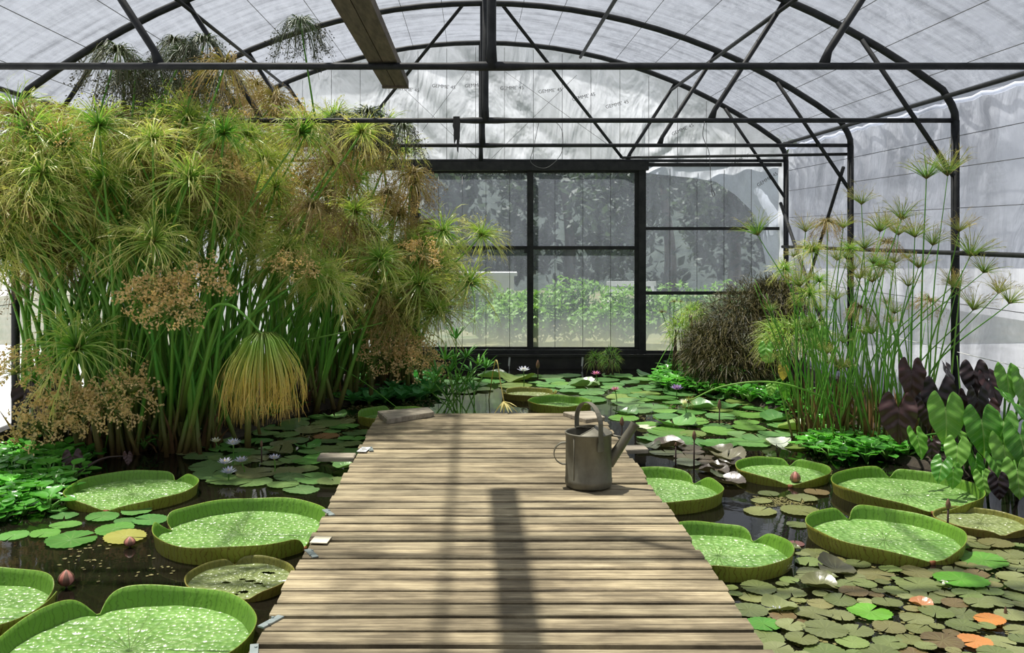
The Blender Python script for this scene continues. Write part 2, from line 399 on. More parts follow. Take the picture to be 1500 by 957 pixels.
# ------------------------------------------------------------------ the greenhouse shell
XC, HW, RARC, ZTOP, ZE = .105, 3.80, 6.2, 3.90, 2.43
YB, YF = 12.0, -3.0
FR = .34                                      # eave corner radius
def arch_profile(n=26, off=0.0):
    """centre line of an arch from the right eave post over the top to the left one (x, z)"""
    R = RARC+off; hw = HW+off; cz = ZTOP-RARC
    a_end = math.asin((hw-.10)/R)
    pts = []
    right = [(hw, ZE-.02), (hw-.004, ZE+.06), (hw-.03, ZE+.13)]
    for i in range(n+1):
        a = a_end-(2*a_end)*i/n
        pts.append((math.sin(a)*R, cz+math.cos(a)*R))
    left = [(-x, z) for x, z in reversed(right)]
    return [(XC+x, z) for x, z in right+pts+left]
def arch_z(x, off=0.0):
    return ZTOP-RARC+math.sqrt((RARC+off)**2-(x-XC)**2)
PR = arch_profile()

def sheet(name, m, nu, nv, fn, smooth=True):
    mb = MB()
    vs = [fn(i/nu, j/nv) for i in range(nu+1) for j in range(nv+1)]
    fs = [(i*(nv+1)+j, (i+1)*(nv+1)+j, (i+1)*(nv+1)+j+1, i*(nv+1)+j+1) for i in range(nu) for j in range(nv)]
    mb.add(vs, fs); return struct(mb.build(name, m, smooth=smooth))
# roof film
OFFR = .045
a_e = math.asin((HW-.02)/(RARC+OFFR))
def roof_pt(i, j):
    a = -a_e+2*a_e*i; y = YF+(YB+.05-YF)*j
    sag = .012*abs(math.sin(y*PI/2.14))
    r = RARC+OFFR-sag+.01*noise.noise(Vector((a*14, y*.9, 3)))
    return Vector((XC+math.sin(a)*r, y, ZTOP-RARC+math.cos(a)*r))
sheet('ceiling', M['roof_film'], 64, 90, roof_pt)
def side_pt(sx):
    def fn(i, j):
        y = YF+(YB+.05-YF)*i; z = -.05+(2.62+.05)*j
        g = math.exp(-((2.55-z)/.55)**2)          # gathers under the hem
        d = .075*g*math.sin(y*17+2*noise.noise(Vector((y*1.5, z*2, 1)))*3)*(.5+.5*noise.noise(Vector((y*.8, 0, 4))))
        d += .04*noise.noise(Vector((y*.9, z*.9, 7)))+.02*noise.noise(Vector((y*2.6+z*1.2, z*1.6, 2)))
        flap = .16*max(0, (.7-z)/.75)**1.5*(.5+.6*math.sin(y*1.7))
        return Vector((XC+sx*(HW+.075+d*.8-flap*.3), y, z))
    return fn
sheet('wall_right', M['side_film'], 220, 40, side_pt(1))
sheet('wall_left', M['left_film'], 160, 30, side_pt(-1))
# the hems where the side film is rolled on to the roof film
for sx, nm in ((1, 'trim_1'), (-1, 'trim_2')):
    mb = MB(); pts = [Vector((XC+sx*(HW+.022+.006*math.sin(k*1.7)), YF+k*.15, 2.585+.012*math.sin(k*2.3))) for k in range(101)]
    mb.strap(pts, (0, 0, 1), .035, .012)
    struct(mb.build(nm, M['gable_film']))
# front gable behind the photographer
def fr_pt(i, j):
    x = XC-HW+2*HW*i; return Vector((x, YF, -.05+(arch_z(x)+.0)*j))
sheet('wall_front', M['side_film'], 24, 10, fr_pt)
# rear gable film: everything that is not door or window
DX0, DX1, WX1 = onw(610, 600).x*0-.72, 2.13, 3.83       # door opening, window opening to the right post
DZT, DZB = 2.33, 0.0
def flap_z(x):
    """lower edge of the film over the window: it hangs down in a torn curve"""
    pp = [(2.13, 2.29), (2.45, 2.25), (2.75, 2.22), (3.05, 2.17), (3.3, 2.0), (3.5, 1.8), (3.6, 1.55), (3.66, 1.2), (3.72, .75), (3.9, .6)]
    for (a, za), (b, zb) in zip(pp, pp[1:]):
        if a <= x <= b: return za+(zb-za)*(x-a)/(b-a)
    return 2.3
def gable_pt(x, lo, k):
    hi = arch_z(x)+.02 if abs(x-XC) < HW-.02 else ZE
    z = lo+(hi-lo)*k
    d = .03*noise.noise(Vector((x*1.1+z*.9, z*.8, 5)))+.015*noise.noise(Vector((x*4+z*2.5, z*1.2, 9)))
    for cc, ww in ((2.72, .07), (3.28, .09), (3.75, .06), (2.25, .06)):
        if x < 1.2: d -= .014*math.exp(-((x+z*1.03-cc)/(ww*1.5))**2)
    if x > 2.13: d += .03*noise.noise(Vector((x*5-z*4, z*3, 2)))*(1-k)-.02*(1-k)
    return Vector((x, YB-.03+d, z))
mb = MB()
xs = [XC-HW-.02+(2*HW+.05)*i/190 for i in range(191)]
for a, b in zip(xs, xs[1:]):
    m_ = (a+b)/2
    if m_ < DX0: lo = [.0, .0]
    elif m_ < DX1: lo = [DZT, DZT]
    else: lo = [flap_z(a), flap_z(b)]
    K = 44
    vs = [gable_pt(a, lo[0], k/K) for k in range(K+1)]+[gable_pt(b, lo[1], k/K) for k in range(K+1)]
    mb.add(vs, [(k, k+K+1, k+K+2, k+1) for k in range(K)])
wall_back = struct(mb.build('wall_back', M['gable_film']))
# seams / wires stretched over the rear gable, and the maker's stamp printed along an arc
for k in range(19):
    x = -3.2+k*.36
    if x > 3.6: break
    zt = arch_z(x)-.05; zb = DZT+.06 if x > DX0 else .1
    mb = MB(); mb.tube([(x, YB-.075, zb), (x, YB-.075, zt)], .0035, 4); mb.build('wire', M['wire'], wall_back)
for p, q in (((740, 105), (905, 222)), ((845, 110), (720, 232)), ((560, 100), (708, 240)), ((690, 95), (620, 190))):
    mb = MB(); mb.tube([at(*p, YB-.08), at(*q, YB-.08)], .003, 4); mb.build('wire', M['wire'], wall_back)
def text_mesh(s, size):
    cu = bpy.data.curves.new('print', 'FONT'); cu.body = s; cu.size = size; cu.align_x = 'CENTER'; cu.align_y = 'CENTER'
    o = bpy.data.objects.new('print', cu); C.objects.link(o)
    me = bpy.data.meshes.new_from_object(o.evaluated_get(bpy.context.evaluated_depsgraph_get()))
    bpy.data.objects.remove(o); me.materials.clear(); me.materials.append(M['print']); return me
stamp = text_mesh("GEMME' 45", .062)
for px, py, an in ((597, 131, 6), (650, 127, 5), (698, 125, -4), (750, 129, -2), (806, 133, -6), (855, 142, -14), (904, 153, -14), (1000, 190, -24), (1083, 235, -28), (1124, 263, -32)):
    p = at(px, py, YB-.085)
    link_mesh('film_print', stamp, wall_back, p, (PI/2, -math.radians(an)*-1, 0), 1.0)

# floor of the pond, water, rims
mb = MB(); mb.box((XC, (YB+YF)/2, -.62), (2*HW+.4, YB-YF+.3, .06)); struct(mb.build('floor', M['soil']))
def water_pt(i, j): return Vector((XC-HW+2*HW*i, YF+.02+(YB-.2-YF)*j, WATER))
sheet('water', M['water'], 4, 4, water_pt)
mb = MB(); mb.box((XC, YB-.12, -.30), (2*HW, .12, .60)); mb.box((XC, YB-.10, .012), (2*HW, .2, .03)); struct(mb.build('baseboard_back', M['liner'], smooth=False))
for sx, nm in ((1, 'baseboard_right'), (-1, 'baseboard_left')):
    mb = MB(); mb.box((XC+sx*(HW+.02), (YB+YF)/2, -.33), (.1, YB-YF, .60)); struct(mb.build(nm, M['liner'], smooth=False))
# outdoors: ground all round, hill
mb = MB()
X0, X1, Y0, Y1 = XC-HW-.09, XC+HW+.09, YF-.05, YB+.06
for (a, b, c, d) in ((-40, X0, -20, 45), (X1, 40, -20, 45), (X0, X1, -20, Y0)):
    mb.add([(a, c, -.06), (b, c, -.06), (b, d, -.06), (a, d, -.06)], [(0, 1, 2, 3)])
struct(mb.build('ground', M['gravel']))
mb = MB(); mb.add([(X0, Y1, -.06), (X1, Y1, -.06), (X1, 45, -.06), (X0, 45, -.06)], [(0, 1, 2, 3)])
mb.add([(X1, 13.4, -.05), (10, 14, -.05), (10, 45, -.05), (X1, 45, -.05)], [(0, 1, 2, 3)]); mb.add([(-12, 14, -.05), (X0, 13.4, -.05), (X0, 45, -.05), (-12, 45, -.05)], [(0, 1, 2, 3)])
struct(mb.build('ground_rear', M['earth']))
def hill_pt(i, j):
    x = -13+23*i; y = 27+14*j
    return Vector((x, y+1.5*noise.noise(Vector((x*.2, j*3, 0))), -.2+4.6*math.sin(j*PI/2)+1.2*noise.noise(Vector((x*.35, j*4, 2)))*j))
sheet('hill', M['hill'], 70, 16, hill_pt)

# ------------------------------------------------------------------ trusses
def truss(y, label, part_set):
    t = thing('roof_truss', label, 'truss', (XC, y, 0), 'roof trusses of the greenhouse')
    def part(name, pts, r, n=10):
        mb = MB(); mb.tube(pts, r, n); return mb.build(name, M['steel'], t)
    part('arch', [(x, y, z) for x, z in PR], .031, 12)
    for sx in (1, -1): part('post', [(XC+sx*HW, y, -.04), (XC+sx*HW, y, ZE)], .033)
    part('tie_bar', [(XC-HW, y, ZE), (XC-.22, y, ZE), (XC-.1, y, ZE), (XC+.1, y, ZE), (XC+.22, y, ZE), (XC+HW, y, ZE)], [.02, .02, .026, .026, .02, .02])
    part('king_post', [(XC, y, ZE-.02), (XC, y, ZE+.12), (XC, y, ZTOP-.02)], [.034, .026, .026])
    for sx in (1, -1):
        ax = XC+sx*2.42
        part('strut', [(XC+sx*1.83, y+.02, ZE), (XC+sx*1.86, y+.02, ZE+.09), (ax, y+.02, arch_z(ax)-.02)], [.034, .021, .021])
        bx = XC+sx*3.03
        part('knee_brace', [(bx, y-.03, arch_z(bx)-.03), (XC+sx*(HW-.03), y-.03, 1.98)], .02)
    return t
YT = [5.25, 7.73, 9.87, 11.9]
truss(YT[0], 'nearest steel roof truss, its tie bar running across the top', 0)
truss(YT[1], 'second steel roof truss, post standing in the tall papyrus by the right wall', 0)
truss(YT[2], 'third steel roof truss, between the second one and the rear gable', 0)
truss(YT[3], 'rear steel roof truss set against the door wall', 0)
def bar(name, label, p, q, r, cat='bar', group=None, n=8, m='steel'):
    mb = MB(); mb.tube([p, q], r, n); o = mb.build(name, M[m], None, origin=p); return tag(o, label, cat, group)
for sx, s in ((1, 'right'), (-1, 'left')):
    bar('purlin', f'steel pipe along the eave above the {s} wall', (XC+sx*(HW-.09), YF+.1, 2.62), (XC+sx*(HW-.09), YB-.1, 2.62), .019, 'purlin', 'lengthwise pipes under the roof')
    bar('purlin', f'steel pipe lengthwise between the truss struts on the {s} side', (XC+sx*2.36, 5.25, 3.30), (XC+sx*2.36, YB-.1, 3.30), .017, 'purlin', 'lengthwise pipes under the roof')
    bar('purlin', f'steel pipe lengthwise under the {s} slope beside the ridge', (XC+sx*1.24, YF+.1, arch_z(XC+1.24)-.055), (XC+sx*1.24, YB-.1, arch_z(XC+1.24)-.055), .02, 'purlin', 'lengthwise pipes under the roof')
    bar('wind_brace', f'slanting steel brace from the third truss ridge to the {s} end of the door header', (XC+sx*.19, 9.87, 3.90), (XC+sx*1.75, YB-.13, 2.47), .02, 'brace', 'slanting ridge braces')
bar('wall_rail', 'steel rail at chest height along the right wall', (XC+HW-.06, YF+.1, 1.36), (XC+HW-.06, YB-.15, 1.36), .02, 'rail')
bar('wall_rail', 'steel rail at chest height along the left wall behind the papyrus', (XC-HW+.06, YF+.1, 1.36), (XC-HW+.06, YB-.15, 1.36), .02, 'rail')
bar('diagonal_brace', 'diagonal steel brace at the foot of the right wall in the rear corner', (XC+HW-.1, 11.8, 1.9), (XC+HW-.1, 9.95, .1), .02, 'brace')
bar('diagonal_brace', 'diagonal steel brace crossing the right wall near the third truss post', (XC+HW-.1, 9.8, 2.2), (XC+HW-.1, 11.5, .2), .018, 'brace')
bar('slanted_bar', 'long thin steel bar slanting from the door header to the third truss post', (1.85, YB-.2, 2.46), (XC+HW, 9.87, ZE-.09), .017, 'bar')
# wires holding the roof film and the side film
for k in range(-9, 10):
    a = k*.068
    R = RARC+OFFR-.035
    bar('roof_wire', 'thin dark wire running lengthwise under the translucent roof film', (XC+math.sin(a)*R, YF+.1, ZTOP-RARC+math.cos(a)*R), (XC+math.sin(a)*R, YB-.1, ZTOP-RARC+math.cos(a)*R), .0032, 'wire', 'wires under the roof film', 4, 'wire')
for sx, s in ((1, 'right'), (-1, 'left')):
    for z in (.56, .95, 1.72, 2.05, 2.3):
        bar('wall_wire', f'thin wire running lengthwise in front of the {s} film wall', (XC+sx*(HW-.0), YF+.1, z), (XC+sx*(HW-.0), YB-.15, z), .0035, 'wire', f'wires on the {s} wall', 4, 'white' if z == .56 else 'wire')

# ------------------------------------------------------------------ doors and windows in the rear gable
def rect_bars(name, m, parent, bars, y, th):
    for (x0, x1, z0, z1) in bars:
        mb = MB(); mb.box(((x0+x1)/2, y, (z0+z1)/2), (x1-x0, th, z1-z0)); mb.build(name, m, parent, smooth=False)
def pane(name, parent, x0, x1, z0, z1, y, grooves=True):
    mb = MB(); n = 40
    vs = []
    for i in range(n+1):
        x = x0+(x1-x0)*i/n; d = .0006*math.sin(x*9)
        vs += [(x, y+d, z0), (x, y+d, z1)]
    mb.add(vs, [(2*i, 2*i+2, 2*i+3, 2*i+1) for i in range(n)])
    return mb.build(name, M['panel'], parent)
zrail = 1.5-(363-345)/F*YB
fr = thing('trim_3', None, None, (DX0, YB-.03, 0)); struct(fr)
rect_bars('door_header', M['frame'], fr, [(DX0-.9, DX1+.06, DZT-.02, DZT+.09)], YB-.1, .08)
rect_bars('door_post', M['frame'], fr, [(DX1-.055, DX1+.03, 0, DZT), (DX0-.06, DX0, 0, DZT)], YB-.06, .1)
rect_bars('door_sill', M['frame'], fr, [(DX0-.06, DX1+.03, .03, .075)], YB-.07, .12)
xm = (777-VX)/F*YB
for n_, (x0, x1, y) in enumerate(((DX0, xm+.035, YB-.02), (xm-.045, DX1-.055, YB-.05))):
    d = thing(f'door_{n_+1}', ('left' if n_ == 0 else 'right')+' sliding door leaf of hazy sheet in the rear wall', None, (x0, y, .075)); d['kind'] = 'structure'
    rect_bars('stile', M['frame'], d, [(x0, x0+.075, .075, DZT-.02), (x1-.05, x1, .075, DZT-.02)] if n_ else [(x0, x0+.05, .075, DZT-.02), (x1-.07, x1, .075, DZT-.02)], y, .035)
    rect_bars('rail', M['frame'], d, [(x0, x1, zrail-.022, zrail+.022), (x0, x1, .075, .105), (x0, x1, DZT-.05, DZT-.02)], y, .033)
    pane('pane', d, x0+.03, x1-.03, zrail, DZT-.03, y)
    pane('pane', d, x0+.03, x1-.03, .09, zrail, y)
    for k in range(1, 5 if n_ == 0 else 4):
        xx = x0+(x1-x0)*k/(5 if n_ == 0 else 4)
        mb = MB(); mb.tube([(xx, y-.012, .1), (xx, y-.012, DZT-.05)], .0035, 4); mb.build('seam', M['wire'], d)
mb = MB(); hx = xm-.06; mb.box((hx, YB-.09, zrail-.04), (.05, .03, .05)); 
mb.build('latch', M['frame'], bpy.data.objects['door_1'], smooth=False)
wn = thing('window_1', 'hazy window between the doors and the right corner', None, (DX1, YB-.02, 0)); wn['kind'] = 'structure'
z1, z2 = 1.5-(335-345)/F*YB, 1.5-(429-345)/F*YB
rect_bars('rail', M['frame'], wn, [(DX1, WX1, z1-.02, z1+.02), (DX1, WX1, z2-.02, z2+.02), (DX1, WX1, .0, .06), (DX1, WX1+.03, DZT+.03, DZT+.075)], YB-.06, .04)
for za, zb in ((.05, z2), (z2, z1), (z1, DZT+.04)): pane('pane', wn, DX1, WX1, za, zb, YB-.02)
for k in range(1, 5):
    mb = MB(); xx = DX1+(WX1-DX1)*k/5; mb.tube([(xx, YB-.04, .06), (xx, YB-.04, DZT)], .0035, 4); mb.build('seam', M['wire'], wn)

# ------------------------------------------------------------------ boardwalk
DXL, DXR, DY0, DY1, PITCH = -.80, 1.075, 2.2, 8.08, .135
rng = random.Random(4)
dock = thing('boardwalk', 'weathered plank boardwalk leading over the pond towards the doors', 'boardwalk', (.14, 3.2, WATER))
mb = MB(); y = DY1
while y > DY0:
    wv = PITCH-rng.choice([.020, .024, .028, .032]); yc = y-PITCH/2
    u = rng.random(); e0 = rng.uniform(-.012, .012); e1 = rng.uniform(-.012, .012); dz = rng.uniform(-.003, .003)
    nseg = 24; vs = []; sk = rng.uniform(-.004, .004); sd_ = rng.random()*50
    for i in range(nseg+1):
        x = DXL+e0+(DXR+e1-DXL-e0)*i/nseg
        wob = .004*noise.noise(Vector((x*1.3, sd_, 0))); wob2 = .004*noise.noise(Vector((x*1.3, sd_+9, 0))); zz = dz+.003*noise.noise(Vector((x, sd_+20, 0)))
        ya = yc-wv/2+wob+sk*(x-.14); yb = yc+wv/2+wob2+sk*(x-.14); b = .005
        vs += [(x, ya, zz-.038), (x, ya, zz-b), (x, ya+b, zz), (x, yb-b, zz), (x, yb, zz-b), (x, yb, zz-.038)]
    fs = [(i*6+k, (i+1)*6+k, (i+1)*6+(k+1) % 6, i*6+(k+1) % 6) for i in range(nseg) for k in range(6)]
    fs += [tuple(range(6)), tuple(reversed([nseg*6+k for k in range(6)]))]
    mb.add(vs, fs, None, [u]*len(vs))
    y -= PITCH
mb.build('deck', M['deck'], dock, smooth=False)
for xx in (DXL+.42, .14, DXR-.62):
    mb = MB(); mb.box((xx, (DY0+DY1)/2+.02, -.085), (.07, DY1-DY0-.1, .086)); mb.build('bearer', M['old_board'], dock, smooth=False)
for xx in (DXL+.45, DXR-.65):
    for yy in (3.2, 5.4, 7.6):
        mb = MB(); mb.tube([(xx, yy, -.6), (xx, yy, -.12)], .045, 10); mb.build('support_post', M['old_board'], dock)
for px, py, an in ((481, 751, .5), (456, 811, .5), (397, 911, -.5), (543, 658, .2), (372, 955, .2)):
    p = onz(px, py, .004); mb = MB(); R = Matrix.Rotation(an, 3, 'Z')
    mb.box(p, (.03, .12, .006), R); mb.tube([p+Vector((0, .03, 0)), p+Vector((0, .03, .007))], .006, 6); mb.tube([p-Vector((0, .03, 0)), p+Vector((0, -.03, .007))], .006, 6)
    mb.build('bracket', M['bracket'], dock, smooth=False)
def plank(label, pts, z0, th, m='grey_wood', name='loose_plank'):
    """an odd-shaped board from its outline on the deck"""
    n = len(pts); b = .006; mb = MB(); c = sum((Vector((p[0], p[1], 0)) for p in pts), Vector())/n
    ins = [c+(Vector((p[0], p[1], 0))-c)*(1-b/.12) for p in pts]
    vs = [(p[0], p[1], z0) for p in pts]+[(p[0], p[1], z0+th-b) for p in pts]+[(q.x, q.y, z0+th) for q in ins]
    fs = [tuple(reversed(range(n))), tuple(range(2*n, 3*n))]
    for k in range(n):
        j = (k+1) % n; fs += [(k, j, n+j, n+k), (n+k, n+j, 2*n+j, 2*n+k)]
    mb.add(vs, fs); o = mb.build(name, M[m], None, smooth=False, origin=(c.x, c.y, z0)); return tag(o, label, 'plank')
def q(px, py, z): p = onz(px, py, z); return (p.x, p.y)
plank('grey slab of board lying askew across the far left corner of the boardwalk', [q(567, 614, .045), q(636, 603, .045), q(628, 596.5, .045), q(553, 602, .045)], .004, .042)
plank('small grey board lying on the far right corner of the boardwalk beyond the watering can', [q(858, 614.5, .035), q(886, 610.5, .035), q(868, 602, .035), q(825, 603.5, .035)], .004, .032)
plank('grey board sticking out over the water from the left edge of the boardwalk', [(-1.06, 6.52), (-.81, 6.52), (-.81, 6.66), (-1.06, 6.66)], -.045, .03)
plank('short board end sticking out on the right of the boardwalk behind the watering can', [(1.08, 6.75), (1.25, 6.78), (1.24, 6.92), (1.08, 6.9)], -.045, .03)
p = onz(470, 791.5, .005); mb = MB(); mb.box((p.x, p.y, .006), (.085, .10, .004), Matrix.Rotation(-.1, 3, 'Z')); tag(mb.build('paper_card', M['card'], None, smooth=False, origin=p), 'small cream card lying on the left edge of the boardwalk', 'card')
p = onz(533, 659, .005); lc = thing('label_card', 'little white printed label tacked to the boardwalk edge above the protruding board', 'label', (p.x, p.y, .003))
mb = MB(); mb.box((p.x, p.y, .006), (.065, .14, .004), Matrix.Rotation(-.15, 3, 'Z')); mb.build('sheet', M['tag'], lc, smooth=False)
mb = MB()
for k in range(3): mb.box((p.x+(.004 if k % 2 else -.008), p.y-.035+.035*k, .0085), (.035, .012, .001), Matrix.Rotation(-.15, 3, 'Z'))
mb.build('printed_lines', M['print'], lc, smooth=False)

# ------------------------------------------------------------------ watering can
wc = thing('watering_can', 'dull grey zinc watering can standing on the boardwalk', 'watering can', (.695, 5.72, .004))
cx, cy = .695, 5.72; r0 = .138; hb = .318; zb = .006
mb = MB()
mb.lathe([(0, zb), (r0*.97, zb), (r0, zb+.006), (r0+.003, zb+.03), (r0+.003, zb+.045), (r0, zb+.05), (r0*.99, zb+hb*.5), (r0*.985, zb+hb-.012), (r0+.003, zb+hb-.008), (r0+.004, zb+hb), (r0, zb+hb+.003), (r0-.006, zb+hb-.004), (r0-.008, zb+.05), (0, zb+.012)], 56, (cx, cy, 0))
mb.box((cx-r0*.71, cy-r0*.70, zb+.165), (.006, .0015, .27), Matrix.Rotation(-.78, 3, 'Z'))
mb.build('body', M['zinc'], wc)
# half lid: flat plate with a raised edge over the side of the spout
mb = MB(); zl = zb+hb+.002; n = 28; outer = []; inner = []
ang0 = math.radians(62)
for k in range(n+1):
    a = -math.radians(118)+math.radians(236)*k/n
    outer.append(Vector((cx+r0*.99*math.cos(a), cy+r0*.99*math.sin(a), zl)))
A, B = outer[0], outer[-1]
for k in range(n+1):
    t = k/n; p = A.lerp(B, t); bow = math.sin(t*PI)
    inner.append(p+Vector((.105*bow, 0, .035*bow)))
mid = [(a+b)/2+Vector((0, 0, .012*math.sin(k/n*PI))) for k, (a, b) in enumerate(zip(outer, inner))]
vs = outer+mid+inner; fs = []
for j in range(2): fs += [(j*(n+1)+k, j*(n+1)+k+1, (j+1)*(n+1)+k+1, (j+1)*(n+1)+k) for k in range(n)]
mb.add(vs, fs); mb.tube(inner, .004, 6); mb.build('half_lid', M['zinc'], wc)
# carrying handle arching over the top
fa = Vector((cx+.055, cy-r0*.95, zb+hb-.07)); fb = Vector((cx-.055, cy+r0*.95, zb+hb-.07))
top = (fa+fb)/2+Vector((0, 0, .245))
d = (fb-fa); side = Vector((d.y, -d.x, 0)).normalized()
pts = [fa+Vector((0, -.004, 0)), fa+Vector((0, -.004, .10))]
for k in range(1, 18):
    a = PI*k/18; pts.append((fa+fb)/2-d*.5*math.cos(a)*1.02+Vector((0, 0, .12+.125*math.sin(a))))
pts += [fb+Vector((0, .004, .10)), fb+Vector((0, .004, 0))]
mb = MB(); mb.strap(pts, side, .03, .005); h = mb.build('carrying_handle', M['zinc'], wc, smooth=False)
mb = MB(); mb.box(fa+Vector((0, -.005, .005)), (.04, .008, .05), Matrix.Rotation(.42, 3, 'Z')); mb.build('rivet_plate', M['zinc'], h, smooth=False)
# tipping handle on the side away from the spout
pts = [(cx-r0+.004, cy, zb+.255)]+[(cx-r0+.0-.065*math.sin(PI*k/12)-.004, cy, zb+.19+.066*math.cos(PI*k/12)) for k in range(1, 12)]+[(cx-r0+.004, cy, zb+.125)]
mb = MB(); mb.strap(pts, (0, 1, 0), .03, .005); mb.build('tipping_handle', M['zinc'], wc, smooth=False)
# spout with open slanted mouth, and stay rod
s0 = Vector((cx+r0-.02, cy, zb+.125)); s1 = Vector((cx+r0+.125, cy-.01, zb+.345))
mb = MB(); pts = [s0.lerp(s1, k/8) for k in range(9)]; rr_ = [.034-.010*k/8 for k in range(9)]
mb.tube(pts, rr_, 20, cap=False, flat=(1, 1.0))
dirv = (s1-s0).normalized(); mb.tube([s1, s1+dirv*.03], [.026, .030], 20, cap=False)
mb.tube([s1+dirv*.03, s1-dirv*.05], [.0285, .021], 20, cap=False); sp = mb.build('spout', M['zinc'], wc)
mb = MB(); mb.tube([s1-dirv*.035, s1-dirv*.03], .021, 16); mb.build('spout_shade_disc', M['zinc_shade'], sp)  # dark disc plugs the spout, standing in for the shade inside
mb = MB(); mb.tube([(cx+r0-.003, cy, zb+hb-.02), s1-dirv*.075], .006, 8); mb.build('stay_rod', M['zinc'], wc)

# ------------------------------------------------------------------ overhead board, rag, cords
ob = thing('overhead_board', 'old brown double board lying along on the nearest tie bar under the roof', 'board', (-.49, 5.25, ZE+.02))
for x0, nm in ((-.575, 'board'), (-.492, 'board')):
    mb = MB(); mb.box((x0+.04, 3.05, ZE+.048), (.078, 6.3, .05)); mb.build(nm, M['old_board'], ob, smooth=False)
mb = MB(); mb.box((-.5, 6.1, ZE+.017), (.15, .05, .012)); mb.build('cleat', M['old_board'], ob, smooth=False)
rg = MB(); rng = random.Random(2); yy = YT[1]-.022; base = at(668, 172, yy)
for k in range(9):
    x = base.x+rng.uniform(-.018, .018); L = rng.uniform(.15, .30)
    pts = [Vector((x+rng.uniform(-.006, .006)-.0*i, yy-.004*k*.3, 2.46-L*i/6)) for i in range(7)]
    rg.ribbon(pts, [.02, .026, .024, .022, .018, .012, .004], Vector((1, .3*rng.uniform(-1, 1), 0)).normalized(), rng.random())
tag(rg.build('hanging_rag', M['liner'], None, origin=base), 'dark ragged strip hanging from the tie bar of the second truss', 'rag')
def cord(label, pts, r=.003, m='wire', name='hanging_wire'):
    mb = MB(); mb.tube(bez(pts, 8), r, 5); return tag(mb.build(name, M[m], None, origin=pts[0]), label, 'wire')
cord('thin wire hanging in a big loop in front of the rear gable above the doors', [at(790, 176, 9.9), at(782, 215, 9.9), at(778, 238, 9.9), at(800, 246, 9.9), at(822, 225, 9.9), at(824, 195, 9.9), at(815, 180, 9.9), at(800, 177, 9.9)])
cord('dangling cord with a small loop at its end in front of the rear window', [at(1032, 178, 7.7), at(1030, 200, 7.7), at(1039, 225, 7.7), at(1041, 262, 7.7), at(1043, 276, 7.7), at(1047, 284, 7.7), at(1044, 287, 7.7), at(1042, 277, 7.7)])

# ------------------------------------------------------------------ giant lily pads
def giant_pad(label, x, y, R, rimh, notches, old=False, holes=0, seed=0):
    rng = random.Random(seed)
    t = thing('giant_lily_pad', label, 'lily pad', (x, y, WATER), 'giant water lily pads')
    N = 180; ph = rng.random()*6
    def dd(a, b): return (a-b+PI) % (2*PI)-PI
    def redge(a):
        r = R*(1+.012*math.sin(2*a+ph)+.008*math.sin(5*a+ph*2))
        for (na, w_, dp) in notches: r *= 1-dp*math.exp(-(dd(a, na)/(w_*.45))**2)
        return r
    def rh(a):
        h = rimh*(1+.06*math.sin(3*a+ph)+.04*math.sin(7*a+ph))
        for (na, w_, dp) in notches:
            e_ = abs(dd(a, na))/(w_*(1.9 if na < 0 else 1.0))
            h *= max(.02, 1-math.exp(-e_**2 if na >= 0 else -e_**1.5))**(.55 if na >= 0 else .8)
        return max(h, .006)
    A = [2*PI*i/N for i in range(N)]
    RE = [redge(a) for a in A]; RH = [rh(a) for a in A]
    J = 34; mb = MB(); vs = [(0, 0, .012)]; ts = [0]; us = [0]; fs = []
    for j in range(1, J+1):
        s_ = j/J
        for i, a in enumerate(A):
            r = RE[i]*s_
            z = .012+.004*noise.noise(Vector((r*math.cos(a)*9, r*math.sin(a)*9, seed)))+.0035*noise.noise(Vector((r*math.cos(a)*30, r*math.sin(a)*30, seed)))*(1 if s_ < .95 else 0)
            vs.append((r*math.cos(a), r*math.sin(a), z)); ts.append(s_); us.append(a/(2*PI))
    hol = [(rng.uniform(.1, .75)*R, rng.uniform(0, 6.28), rng.uniform(.012, .028)) for _ in range(holes)]
    def inhole(i, s_):
        px, py = RE[i]*s_*math.cos(A[i]), RE[i]*s_*math.sin(A[i])
        return any((px-hr*math.cos(ha))**2+((py-hr*math.sin(ha))*1.6)**2 < hs**2 for hr, ha, hs in hol)
    fs += [(0, 1+i, 1+(i+1) % N) for i in range(N)]
    for j in range(J-1):
        for i in range(N):
            if holes and inhole(i, (j+1.5)/J): continue
            k = (i+1) % N
            fs.append((1+j*N+i, 1+(j+1)*N+i, 1+(j+1)*N+k, 1+j*N+k))
    mb.add(vs, fs, ts, us); mb.build('leaf_blade', M['pad_floor_old' if old else 'pad_floor'], t, world=False)
    # rim wall: inner face, rounded lip, outer face
    mb = MB(); vs = []; ts = []; us = []; th = .006
    prof = [(0, -.004, 0, 0), (.012, .10, 0, 0), (.05, .35, 0, 0), (.08, .7, 0, 0), (.12, .97, 0, 0), (.13, 1.0, th*.5, .5), (.12, .97, th, 1), (.08, .7, th, 1), (.05, .35, th, 1), (.02, .08, th, 1), (-.02, -.25, th, 1)]
    for (ox, hz, tt, sd_) in prof:
        for i, a in enumerate(A):
            hh = RH[i]; r = RE[i]+ox*hh*1.9+tt
            z = .010+hz*hh if hz > -.1 else -.035
            vs.append((r*math.cos(a), r*math.sin(a), z)); ts.append(sd_); us.append(a/(2*PI)*R/.4)
    P_ = len(prof)
    fs = [(j*N+i, (j+1)*N+i, (j+1)*N+(i+1) % N, j*N+(i+1) % N) for j in range(P_-1) for i in range(N)]
    mb.add(vs, fs, ts, us); rim = mb.build('rim', M['rim_old' if old else 'rim'], t, world=False)
    if not old:
        na = notches[-1][0]; r = redge(na)+.012
        mb = MB(); mb.box((r*math.cos(na), r*math.sin(na), .004), (.010, .03, .03), Matrix.Rotation(na, 3, 'Z')); mb.build('red_notch', M['red_notch'], rim, world=False)
    return t
GP = []
